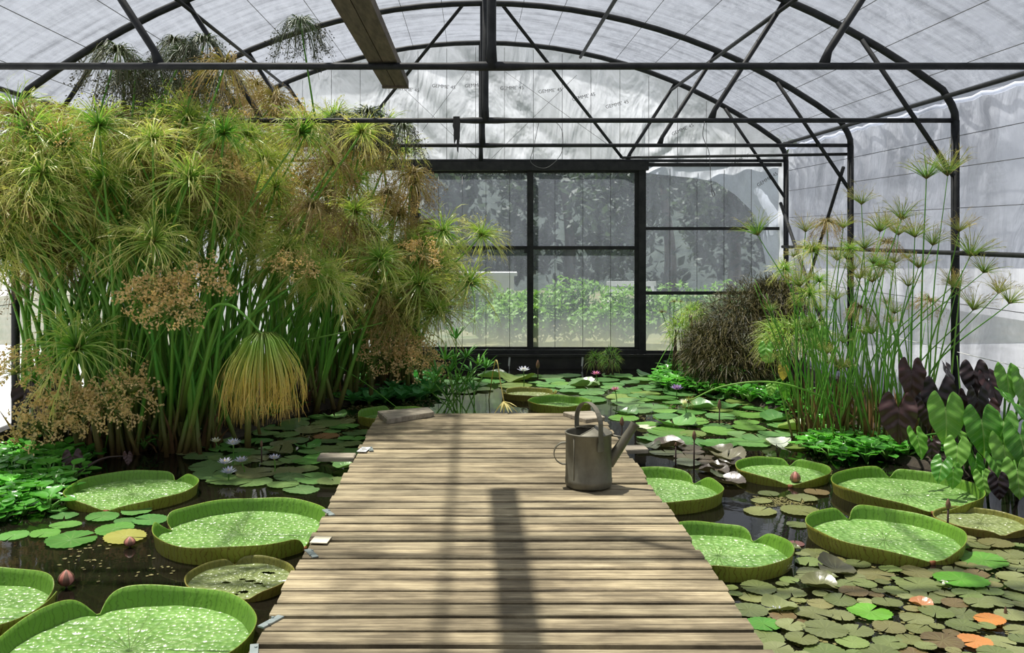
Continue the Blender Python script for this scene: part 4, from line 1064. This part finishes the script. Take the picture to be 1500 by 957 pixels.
pts = [at(275, 560, 6.95), at(305, 462, 6.9), at(332, 446, 6.85), at(360, 464, 6.82)]
b0 = onw(262, 648); tip = at(385, 492, 6.8)
cpts = bez([b0]+pts+[tip], 8); mb = MB(); mb.tube(cpts, [.016-.009*i/(len(cpts)-1) for i in range(len(cpts))], 7, u=.6)
st = mb.build('stem', M['culm'], bc, origin=b0); link_mesh('umbel', broom, st, tip-b0)
# long fallen culms
def fallen(label, pts, r, head=None, sc=.5):
    t = thing('fallen_stem', label, 'stem', pts[0]); c = bez(pts, 8); mb = MB(); mb.tube(c, [r*(1-.5*i/(len(c)-1)) for i in range(len(c))], 6, u=.7, tv=.6); mb.build('stem', M['culm'], t)
    if head: link_mesh('umbel', UM[head][0], t, Vector(pts[-1])-Vector(pts[0]), (1.8, 0, .6), sc)
fallen('thin green stem leaning out of the left stand level over the water lettuce', [at(440, 500, 8.6), at(500, 488, 8.7), at(560, 473, 8.8)], .009)
fallen('long pale stem bowing from the right papyrus down to the lilies in mid pond', [onw(1285, 640), at(1262, 620, 7.7), at(1200, 580, 7.6), at(1130, 560, 7.6), at(1060, 566, 7.7), at(1008, 588, 7.8)], .011, 'tuft', .45)
fallen('thin yellow green stem lying across the shaded water lettuce to the slab', [at(497, 537, 9.2), at(540, 565, 8.8), at(586, 601, 8.35)], .006)

# right stand
rng = random.Random(31)
RIGHT = [(2.86, 7.75, 'nearest to the lily pads'), (3.15, 7.6, 'in the middle of the stand'), (3.42, 7.45, 'behind the dark taro leaves'), (3.1, 8.5, 'in the second row'), (3.5, 8.3, 'against the film wall')]
rc = [thing('papyrus_clump', 'slender papyrus clump by the right wall, '+s_, 'papyrus', (x, y, WATER), 'papyrus of the right stand') for x, y, s_ in RIGHT]
tg = [(1357, 262, 'up', 1.1, 2), (1388, 258, 'up', 1.2, 2), (1262, 300, 'up', .8, 1), (1320, 322, 'up', .9, 1), (1110, 345, 'up', 1, 0), (1212, 325, 'droop', .7, 3), (1190, 368, 'mop', .7, 3), (1226, 382, 'up', .7, 3), (1298, 332, 'up', .8, 4), (1289, 340, 'up', .9, 1),
      (1340, 348, 'up', .9, 2), (1316, 345, 'up', .9, 4), (1366, 360, 'up', .8, 2), (1421, 376, 'up', 1.1, 2), (1278, 414, 'up', .8, 1), (1172, 420, 'up', .9, 0), (1250, 398, 'up', .7, 1), (1345, 393, 'up', .8, 4), (1425, 455, 'up', .9, 2), (1462, 430, 'up', .7, 2),
      (1478, 445, 'up', .9, 2), (1200, 412, 'mop', .6, 3), (1245, 366, 'mop', .6, 3), (1266, 365, 'up', .7, 1), (1300, 355, 'droop', .6, 4), (1150, 395, 'mop', .6, 3), (1185, 432, 'mop', .6, 0), (1225, 440, 'up', .6, 0), (1330, 420, 'up', .6, 1), (1362, 440, 'droop', .6, 4),
      (1395, 420, 'up', .8, 4), (1310, 460, 'up', .6, 1), (1260, 450, 'droop', .5, 0), (1235, 335, 'up', .7, 3), (1405, 340, 'up', .8, 2), (1440, 400, 'up', .8, 4), (1180, 340, 'up', .8, 3), (1290, 390, 'mop', .55, 1)]
for px, py, kind, sc, i in tg:
    x, y, s_ = RIGHT[i]; D = y+rng.uniform(-.15, .2); p = at(px, py, D)
    if p.x > XC+HW-.12: D = (XC+HW-.12)*F/(px-VX); p = at(px, py, D)
    stem_with_umbel(rc[i], (x+rng.gauss(0, .13), y+rng.gauss(0, .1), WATER-.02), p, kind, rng, rng.uniform(.008, .012), sc*.78, .75, .45)
for i, (x, y, s_) in enumerate(RIGHT):
    for k in range(18):
        b = Vector((x+rng.gauss(0, .17), y+rng.gauss(0, .12), WATER-.02)); hh = rng.uniform(.6, 1.5)
        tip = b+Vector((rng.uniform(-.45, .3)*hh, rng.uniform(-.15, .15), hh)); tip.x = min(tip.x, XC+HW-.15)
        mb = MB(); pts = bez([b, b.lerp(tip, .5)+Vector((0, 0, .05)), tip], 5); r = rng.uniform(.006, .011)
        mb.tube(pts, [r*(1-.7*j/(len(pts)-1)) for j in range(len(pts))], 5, u=rng.random()); st = mb.build('stem', M['culm'], rc[i], origin=b)
        if rng.random() < .35: link_mesh('umbel', rng.choice(UM['up']), st, tip-b, (rng.uniform(-.3, .3), rng.uniform(-.3, .3), rng.random()*6), rng.uniform(.3, .5))
    sheaths(rc[i], x, y, WATER, 45, .22, rng, .12, .45)

# ------------------------------------------------------------------ dark sedge thicket in the rear right corner
def thicket(label, blobs, n, seed, mname, L0, L1, name='sedge_thicket', wd=.006, stems=None):
    rng = random.Random(seed); b0 = blobs[0]; t = thing(name, label, 'shrub', (b0[0], b0[1], WATER)); mb = MB()
    for k in range(n):
        bx_, by_, bz_, rx, ry, rz_ = rng.choice(blobs); th = rng.random()*6.28; c = rng.uniform(-.6, 1); s_ = math.sqrt(1-c*c)
        d = Vector((s_*math.cos(th), s_*math.sin(th), c)); rr_ = rng.uniform(.45, 1)
        p = Vector((bx_+d.x*rx*rr_, by_+d.y*ry*rr_, bz_+d.z*rz_*rr_))
        if p.z < WATER+.03: continue
        dr = (d+Vector((rng.uniform(-.8, .8), rng.uniform(-.8, .8), rng.uniform(-.9, .5)))).normalized(); L = rng.uniform(L0, L1); side = dr.cross(Vector((rng.uniform(-1, 1), rng.uniform(-1, 1), 1))).normalized()
        u = rng.random()
        mb.ribbon([p, p+dr*L*.5+Vector((0, 0, .01)), p+dr*L+Vector((0, 0, -L*.3))], [wd, wd*.8, wd*.2], side, u)
    mb.build('foliage', M[mname], t)
    mb = MB()
    for k in range(14):
        bx_, by_, bz_, rx, ry, rz_ = rng.choice(blobs); mb.tube([(bx_+rng.uniform(-.1, .1), by_, WATER-.05), (bx_+rng.uniform(-1, 1)*rx*.6, by_+rng.uniform(-.5, .5)*ry, bz_)], [.012, .006], 5, u=.9)
    mb.build('stems', M['dark_stalk'], t); return t
thicket('dense dark brown and olive sedge thicket in the rear right corner', [(3.0, 10.3, .25, .6, .5, .42), (3.15, 10.4, .68, .46, .4, .40), (2.9, 10.3, .55, .5, .4, .35), (2.75, 10.1, .15, .5, .4, .3), (2.55, 10.2, .3, .3, .3, .26), (3.3, 10.3, .8, .3, .3, .25)], 15000, 3, 'ray_dark', .08, .2)
thicket('yellow green spiky sedge in front of the dark thicket', [(3.05, 9.1, .52, .3, .25, .16)], 900, 4, 'ray_green', .12, .28, 'spiky_sedge')
thicket('low pale green sedge at the left end of the dark thicket', [(2.3, 10.6, .45, .14, .14, .14), (2.45, 10.5, .62, .12, .12, .12)], 700, 5, 'ray_green', .08, .16, 'low_sedge')
thicket('small yellowish tuft of sedge before the rear wall right of the doors', [(1.62, 11.2, .05, .1, .1, .14), (1.45, 11.3, .02, .08, .08, .09)], 420, 6, 'ray_green', .05, .12, 'sedge_tuft', .005)
def reed(label, px, py, D, n, hpx, seed):
    rng = random.Random(seed); b = at(px, py, D); b.z = WATER; t = thing('reed_tuft', label, 'reeds', b)
    for k in range(n):
        q_ = b+Vector((rng.gauss(0, .12), rng.gauss(0, .08), -.02)); tip = at(px+rng.uniform(-28, 28), hpx+rng.uniform(-14, 40), D)
        mb = MB(); mb.tube(bez([q_, q_.lerp(tip, .5)+Vector((0, 0, .04)), tip], 4), .005, 5, u=rng.random()); s_ = mb.build('stem', M['culm'], t, origin=q_)
        link_mesh('umbel', rng.choice(UM['tuft']), s_, tip-q_, (0, 0, rng.random()*6), rng.uniform(.22, .36))
reed('thin upright rushes with green knob heads beside the right window', 992, 545, 11.0, 11, 455, 1)

# umbrella sedge at the far end of the boardwalk
def umbrella_sedge(label, base, tips, seed, m='sedge', L=.19):
    rng = random.Random(seed); t = thing('umbrella_sedge', label, 'sedge', base)
    for tp in tips:
        tp = Vector(tp); b = Vector(base)+Vector((rng.gauss(0, .11), rng.gauss(0, .05), -.02)); mb = MB()
        mb.tube(bez([b, b.lerp(tp, .5)+Vector((rng.uniform(-.01, .01), 0, .02)), tp], 4), [.006]*8+[.004], 5, u=rng.random(), tv=.8); s_ = mb.build('stem', M['culm'], t, origin=b)
        mb = MB(); nb = rng.randint(11, 15)
        for k in range(nb):
            a = 2*PI*k/nb+rng.uniform(-.2, .2); el = rng.uniform(.35, 1.1); d = Vector((math.cos(a)*math.cos(el), math.sin(a)*math.cos(el), math.sin(el))); l = L*rng.uniform(.75, 1.25)
            side = d.cross(Vector((0, 0, 1))).normalized()
            mb.ribbon([d*l*j/4+Vector((0, 0, -.25*l*(j/4)**2)) for j in range(5)], [.008, .018, .020, .013, .002], side, rng.random())
        mb.build('leaf_whorl', M[m], s_, world=False).location = tp-b
    return t
D0 = 8.55
umbrella_sedge('green umbrella sedge with dark stems rising past the far end of the boardwalk', at(668, 620, D0).xy.to_3d()+Vector((0, 0, WATER)),
   [at(px, py, D0+rng.uniform(-.12, .15)) for px, py in ((668, 497), (665, 530), (682, 525), (652, 528), (690, 545), (640, 548), (645, 565), (670, 560), (684, 563), (632, 575), (694, 572), (660, 545), (676, 575), (655, 580), (700, 535), (636, 560), (712, 540))], 3)
# dried yellow sedge whorl hanging at the end of the boardwalk
t = thing('dried_sedge', 'straw yellow dried sedge head bent down to the far end of the boardwalk', 'sedge', onw(716, 585))
b = onw(716, 585); apex = at(738, 588, 8.14)
mb = MB(); mb.tube(bez([b, at(726, 528, 8.3), at(733, 560, 8.2), apex], 5), .005, 5); s_ = mb.build('stem', M['straw'], t)
mb = MB()
for px, py in ((724, 606.5), (733, 606), (738, 607), (750, 607.5), (758, 606), (757, 596), (745, 607)):
    tip = at(px, py, 8.0+.1*random.Random(px).random()); tip.z = max(tip.z, .012) if tip.y < DY1 else tip.z
    mb.ribbon([apex-b, (apex.lerp(tip, .5)+Vector((0, -.02, .012)))-b, tip-b], [.012, .016, .004], Vector((1, .2, 0)).normalized(), .5)
mb.build('leaf_whorl', M['straw'], s_, world=False)

# ------------------------------------------------------------------ taro
def taro_leaf_mesh(m, seed, lobes=.42):
    """arrow-heart leaf of unit length: origin at the stalk, tip along +y, upper side +z"""
    rng = random.Random(seed); half = [(0, -.04), (.05, -.16), (.11, -.30), (.19, -.36), (.29, -.27), (.36, -.10), (.37, .08), (.33, .26), (.25, .43), (.14, .58), (.05, .67), (0, .72)]
    out = [Vector((x, y, 0)) for x, y in half]+[Vector((-x, y, 0)) for x, y in reversed(half[1:-1])]
    c = bez(out+[out[0]], 3)[:-1]; n = len(c); J = 5; mb = MB(); vs = [(0, 0, 0)]; ts = [0]; us = [0]; ph = rng.random()*6
    for j in range(1, J+1):
        s_ = j/J
        for k, p in enumerate(c):
            x, y = p.x*s_, p.y*s_
            z = -.28*y*y*(1 if y > 0 else .6)+.22*abs(x)-.42*x*x+.02*math.sin(y*16+ph)*abs(x)*4+.018*math.sin(k*.9+ph)*s_**2
            vs.append((x, y, z)); ts.append(abs(x)); us.append(y-.7*abs(x))
    fs = [(0, 1+k, 1+(k+1) % n) for k in range(n)]+[(1+j*n+k, 1+(j+1)*n+k, 1+(j+1)*n+(k+1) % n, 1+j*n+(k+1) % n) for j in range(J-1) for k in range(n)]
    mb.add(vs, fs, ts, us); return mb.mesh('leaf', m)
TL = {k: [taro_leaf_mesh(M[k], s_) for s_ in range(3)] for k in ('taro', 'taro_dark', 'taro_old')}
def taro(label, base, leaves, seed, kind='taro'):
    """leaves: (px, py, D, length, heading of the tip, droop of the tip, kind)"""
    rng = random.Random(seed); base = Vector(base); t = thing('taro_plant', label, 'taro', base)
    for (px, py, D, L, head, droop, kd) in leaves:
        kd = kd or kind; p = at(px, py, D); h = math.radians(head)
        tip = Vector((math.cos(h)*math.cos(droop), math.sin(h)*math.cos(droop), -math.sin(droop)))
        nrm = Vector((math.cos(h)*math.sin(droop), math.sin(h)*math.sin(droop), math.cos(droop)))
        sx = tip.cross(nrm); Mx = Matrix((sx, tip, nrm)).transposed(); q_ = Mx.to_quaternion() @ Quaternion((0, 1, 0), rng.uniform(-.35, .35))
        b = base+Vector((rng.gauss(0, .05), rng.gauss(0, .05), 0))
        c = bez([b, b.lerp(p, .55)+Vector((0, 0, .12*(p-b).length)), p], 6); mb = MB()
        mb.tube(c, [.013-.008*i/(len(c)-1) for i in range(len(c))], 6, u=rng.random()); s_ = mb.build('stalk', M['dark_stalk' if kd == 'taro_dark' else 'stalk'], t)
        link_mesh('leaf', rng.choice(TL[kd]), s_, p-base, q_, L*.78)
    return t
taro('dark purple leaved taro in the middle of the right bank', onw(1345, 668), [
    (1335, 545, 6.6, .36, -95, 1.35, None), (1316, 600, 6.5, .42, -110, 1.4, None), (1388, 545, 6.8, .30, -60, 1.2, None), (1375, 575, 6.6, .40, -100, 1.35, None), (1358, 600, 6.5, .24, -80, 1.3, None), (1404, 590, 6.6, .34, -60, 1.3, None), (1365, 650, 6.4, .2, -110, 1.3, None), (1340, 580, 6.7, .3, -30, 1.3, None)], 1, 'taro_dark')
taro('second dark purple taro, right of the first and behind the green one', onw(1420, 662), [
    (1427, 545, 6.75, .32, -100, 1.3, None), (1450, 560, 6.7, .34, -60, 1.1, None), (1432, 585, 6.6, .34, -90, 1.35, None), (1445, 600, 6.6, .3, -120, 1.3, None), (1412, 605, 6.6, .3, -100, 1.35, None)], 2, 'taro_dark')
taro('light green taro on the right bank in front of the dark ones', onw(1425, 690), [
    (1385, 600, 6.15, .42, -100, 1.25, None), (1438, 618, 6.1, .40, -90, 1.25, None), (1343, 640, 6.2, .26, -80, 1.0, None), (1402, 655, 6.0, .26, -120, 1.1, None), (1380, 680, 5.95, .22, -140, 1.0, None), (1430, 680, 6.0, .26, -80, 1.2, None), (1457, 675, 5.95, .24, -60, 1.0, None), (1410, 640, 6.3, .24, -30, 1.0, None), (1396, 690, 5.95, .2, -110, 1.2, None), (1440, 700, 5.9, .2, -90, 1.1, None)], 3)
taro('big pale green taro at the right edge of the picture', onw(1475, 690), [
    (1470, 655, 6.0, .36, -90, 1.15, None), (1480, 588, 6.2, .40, -60, .7, None), (1475, 550, 6.4, .32, -95, 1.2, None), (1500, 560, 6.4, .36, -85, 1.25, None), (1470, 620, 6.1, .3, -120, 1.2, None), (1495, 640, 6.0, .36, -80, 1.2, None), (1490, 690, 5.8, .3, -100, 1.2, None), (1462, 705, 5.75, .2, -90, 1.35, 'taro_dark'), (1500, 610, 6.2, .3, -20, .9, None)], 4)
taro('green taro beside the spiky sedge left of the right papyrus, with a yellow curled leaf', onw(1165, 590), [
    (1185, 470, 8.9, .34, -60, 1.0, None), (1200, 490, 8.8, .3, -90, 1.2, None), (1122, 510, 8.8, .24, -120, 1.2, None), (1147, 542, 8.5, .17, -90, 1.4, 'taro_old'), (1150, 568, 8.5, .2, -80, 1.3, None), (1130, 566, 8.5, .16, -130, 1.2, None), (1220, 470, 8.9, .26, -30, 1.0, None)], 5)
taro('dark leaved taro by the left papyrus, one leaf over the hyacinth', onw(128, 700), [(106, 672, 6.55, .24, -70, 1.2, None), (187, 668, 6.6, .12, -60, .9, None)], 6, 'taro_dark')
taro('dark leaved taro at the left edge behind the tan flower heads', onw(45, 655), [(35, 575, 7.0, .30, -80, 1.3, None), (90, 570, 7.2, .24, -90, 1.3, None), (60, 600, 7.1, .2, -100, 1.3, None)], 7, 'taro_dark')

# ------------------------------------------------------------------ flowers and buds
def flower(label, px, py, D, m, size=.055, stem_to=None, group=None):
    p = at(px, py, D); rng = random.Random(int(px*7+py)); b = Vector((p.x+rng.uniform(-.02, .03), p.y+.02, WATER-.02))
    t = thing('water_lily', label, 'water lily', b, group); mb = MB()
    for ring, (n_, el, l) in enumerate(((9, .25, 1.0), (8, .6, .92), (6, .95, .75))):
        for k in range(n_):
            a = 2*PI*(k+.5*ring)/n_+rng.uniform(-.1, .1); e = el+rng.uniform(-.08, .08); d = Vector((math.cos(a)*math.cos(e), math.sin(a)*math.cos(e), math.sin(e))); side = Vector((-math.sin(a), math.cos(a), 0)); ll = size*l
            mb.ribbon([p-b+d*ll*j/4+Vector((0, 0, .12*ll*(j/4)**2)) for j in range(5)], [.2*size, .32*size, .33*size, .22*size, .02*size], side, rng.random())
    mb.build('petals', M[m], t, world=False)
    mb = MB()
    for k in range(16):
        a = k*2.4; r = .012*math.sqrt(k/16); mb.tube([p-b+Vector((r*math.cos(a)*.5, r*math.sin(a)*.5, 0)), p-b+Vector((r*math.cos(a)*1.5, r*math.sin(a)*1.5, size*.45))], [.003, .0015], 4)
    mb.build('stamens', M['stamen'], t, world=False)
    mb = MB(); mb.tube(bez([b, b.lerp(p, .5)+Vector((.006, 0, 0)), p], 4), .0045, 6); mb.build('stem', M['stalk'], t)
    return t
flower('tallest pale blue water lily of the group left of the boardwalk', 342, 652, 6.7, 'petal_blue', .062)
flower('pale blue water lily at the left of the group left of the boardwalk', 330, 680, 6.55, 'petal_blue', .06)
flower('pale blue water lily just right of the leftmost one in the left group', 353, 677, 6.6, 'petal_blue', .055)
flower('lowest pale blue water lily of the group behind the large left giant pad', 335, 694, 6.4, 'petal_blue', .062)
flower('pale blue water lily standing apart on the right of the left group', 402, 673, 6.6, 'petal_blue', .05)
flower('whitish water lily low among the dark pads before the left papyrus', 316, 648, 7.3, 'petal_white', .05)
flower('pale violet water lily above the hyacinth at the left edge', 14, 728, 5.9, 'petal_blue', .055)
flower('blue violet water lily with yellow centre on the right front water', 1141, 903, 4.2, 'petal_blue', .052)
flower('pale water lily on a long stem before the rear wall under the door mullion', 767, 544, 10.2, 'petal_blue', .075)
flower('pink water lily before the rear wall', 873, 549, 10.6, 'petal_pink', .06)
flower('violet purple water lily among the green pads on the right', 991, 571, 9.6, 'petal_purple', .075)
flower('half open dusky purple water lily beyond the watering can', 901, 572, 9.4, 'petal_pink', .055)
flower('white star-like water lily at the tip of the bowed stem', 1003, 592, 8.4, 'petal_white', .06)
flower('white fluffy water lily beside the near right giant pad', 1146, 834, 4.7, 'petal_white', .06)
def bud(label, px, py, D, r, L, m, stem=True):
    p = at(px, py, D); b = Vector((p.x, p.y+.01, WATER-.03)); t = thing('lily_bud', label, 'bud', b, 'water lily buds')
    prof = [(0, 0), (r*.55, L*.04), (r*.95, L*.25), (r, L*.42), (r*.8, L*.66), (r*.4, L*.88), (.0005, L)]
    mb = MB(); mb.lathe(prof, 20, p-b); bo = mb.build('bud', M[m], t, world=False)
    mb = MB()
    for k in range(4):
        a = k*PI/2+.4; pts = [p-b+Vector((math.cos(a)*rr_*1.03, math.sin(a)*rr_*1.03, z)) for rr_, z in prof[1:]]
        mb.ribbon(pts, [r*.5, r*.85, r*.8, r*.6, r*.3, .001], Vector((-math.sin(a), math.cos(a), 0)), .5)
    mb.build('sepals', M['bud'], bo, world=False)
    if stem or p.z > WATER: 
        mb = MB(); mb.tube([b, p+Vector((0, 0, .004))], [.006, .0055], 7); mb.build('stem', M['dark_stalk'], t)
P_ = onw(97, 862); bud('fat pink and brown bud on the dark water beside the left edge giant pad', 97, 858, P_.y, .036, .075, 'bud_pink')
P_ = onw(190, 802); bud('reddish bud floating in front of the yellow lily pad', 190, 800, P_.y, .03, .05, 'bud_pink')
P_ = onw(1165, 709); bud('round pink bud in front of the smaller right giant pad', 1165, 707, P_.y, .034, .075, 'bud_pink')
bud('slim brown bud on a stem just left of the watering can spout tip', 911, 624, 7.2, .015, .07, 'bud')
bud('slim brown bud on a tall stem behind the right boardwalk pads', 1017, 645, 6.7, .014, .07, 'bud')
bud('thin brown bud stem nearer the boardwalk than the tall slim bud', 990, 654, 6.7, .008, .03, 'bud')
bud('brown bud on a short stem before the yellowish giant pad', 1389, 746, 5.28, .013, .06, 'bud')
bud('dark tall bud stem at the right edge over the orange pads', 1473, 905, 4.15, .007, .05, 'bud')
bud('slim green bud on a stem in the bright lily patch', 1054, 600, 8.3, .016, .09, 'bud')
bud('slim bud on a stem left of the reddish pad', 383, 655, 6.9, .010, .05, 'bud')
bud('pointed bud stem before the rear wall', 788, 540, 10.9, .02, .1, 'bud')
# plant tags on the rear wall
for px, lab in ((746, 'white plant tag on the rear pond wall left of the door mullion'), (853, 'white plant tag on the rear pond wall under the right door')):
    p = at(px, 530, YB-.19); mb = MB(); mb.box(p, (.022, .006, .11), Matrix.Rotation(.08, 3, 'Y')); mb.tube([p+Vector((0, .004, -.02)), Vector((p.x, p.y+.004, WATER-.05))], .004, 5)
    tag(mb.build('plant_tag', M['tag'], None, smooth=False, origin=(p.x, p.y, WATER)), lab, 'tag')

# ------------------------------------------------------------------ outdoors behind the doors
def leafy(mb, blobs, n, s0, s1, rng):
    for k in range(n):
        bx_, by_, bz_, rx, ry, rz_ = rng.choice(blobs); th = rng.random()*6.28; c = rng.uniform(-1, 1); s_ = math.sqrt(1-c*c); rr_ = rng.uniform(.5, 1)**.5
        p = Vector((bx_+rx*rr_*s_*math.cos(th), by_+ry*rr_*s_*math.sin(th), bz_+rz_*rr_*c)); a = Vector((rng.uniform(-1, 1), rng.uniform(-1, 1), rng.uniform(-1, 1))).normalized(); b_ = a.cross(Vector((rng.uniform(-1, 1), rng.uniform(-1, 1), 1))).normalized(); l = rng.uniform(s0, s1)
        mb.add([p-a*l, p+b_*l*.45, p+a*l, p-b_*l*.45], [(0, 1, 2, 3)], None, [rng.random()]*4)
rng = random.Random(51)
spots = [(-5.5, 19, 4.0), (-2.6, 21, 4.4), (-.2, 18.5, 3.7), (1.9, 20, 4.0), (3.6, 18.2, 3.5), (5.4, 20.5, 4.0)]
words_ = ['first', 'second', 'third', 'fourth', 'fifth', 'sixth', 'seventh', 'eighth', 'ninth', 'tenth', 'eleventh']
for k, (x, y, h) in enumerate(spots):
    t = thing('outdoor_tree', f'grey green tree beyond the rear wall, {words_[k]} from the left', 'tree', (x, y, -.06), 'trees outdoors beyond the rear wall')
    mb = MB(); mb.tube(bez([(x, y, -.1), (x+.1, y, h*.3), (x-.05, y, h*.7)], 4), [.16-.012*i for i in range(9)], 8); mb.build('trunk', M['bark'], t)
    bl = [(x+rng.uniform(-1, 1), y+rng.uniform(-.7, .7), h*rng.uniform(.22, .85), rng.uniform(.6, 1.0), .7, rng.uniform(.5, .8)) for _ in range(8)]+[(x, y, h*.5, 1.1, .9, h*.4)]
    mb = MB(); leafy(mb, bl, 3200, .07, .15, rng); mb.build('crown', M['tree_leaf'], t)
for k, (x, y, h) in enumerate(sorted([(-2.0, 14.2, .9), (-.9, 14.0, .8), (.1, 14.3, .85), (.95, 13.7, .7), (1.6, 14.0, .95), (2.4, 13.6, .75), (3.3, 14.1, .8), (4.3, 13.8, .7), (5.2, 14.2, .8), (.5, 13.3, .6), (2.0, 13.2, .55)])):
    t = thing('outdoor_bush', f'sunlit green bush outside the rear wall, {words_[k]} from the left', 'bush', (x, y, -.06), 'bushes outdoors behind the doors')
    mb = MB(); leafy(mb, [(x+rng.uniform(-.4, .4), y+rng.uniform(-.2, .2), h*rng.uniform(.3, .75), .42, .3, h*.36) for _ in range(6)], 1500, .03, .065, rng); mb.build('foliage', M['bush_leaf'], t)
    mb = MB(); 
    for j in range(4): mb.tube([(x, y, -.1), (x+rng.uniform(-.3, .3), y+rng.uniform(-.15, .15), h*.6)], [.015, .006], 5)
    mb.build('stems', M['bark'], t)
t = thing('garden_bench', 'pale bench outdoors seen through the right door leaf beyond the bushes', 'bench', (2.55, 15.6, -.06))
for z in (.48, .40): pass
mb = MB()
for k in range(3): mb.box((2.6, 15.55+.1*k, .42), (.8, .08, .03))
mb.build('seat', M['white'], t, smooth=False)
mb = MB()
for k in range(2): mb.box((2.6, 15.85, .58+.13*k), (.8, .03, .08))
mb.build('backrest', M['white'], t, smooth=False)
for sx in (-.34, .34):
    for dy in (0, .28):
        mb = MB(); mb.box((2.6+sx, 15.55+dy, .17+(.13 if dy else 0)), (.05, .05, .46+(.28 if dy else 0))); mb.build('leg', M['white'], t, smooth=False)
mb = MB(); mb.box((-1.6, 16.4, .38), (4.6, .25, .88)); mb.box((-1.6, 16.4, .85), (4.7, .33, .06)); tag(mb.build('garden_wall', M['white'], None, smooth=False, origin=(-1.6, 16.4, -.06)), 'low white garden wall outdoors behind the left door leaf', 'wall')
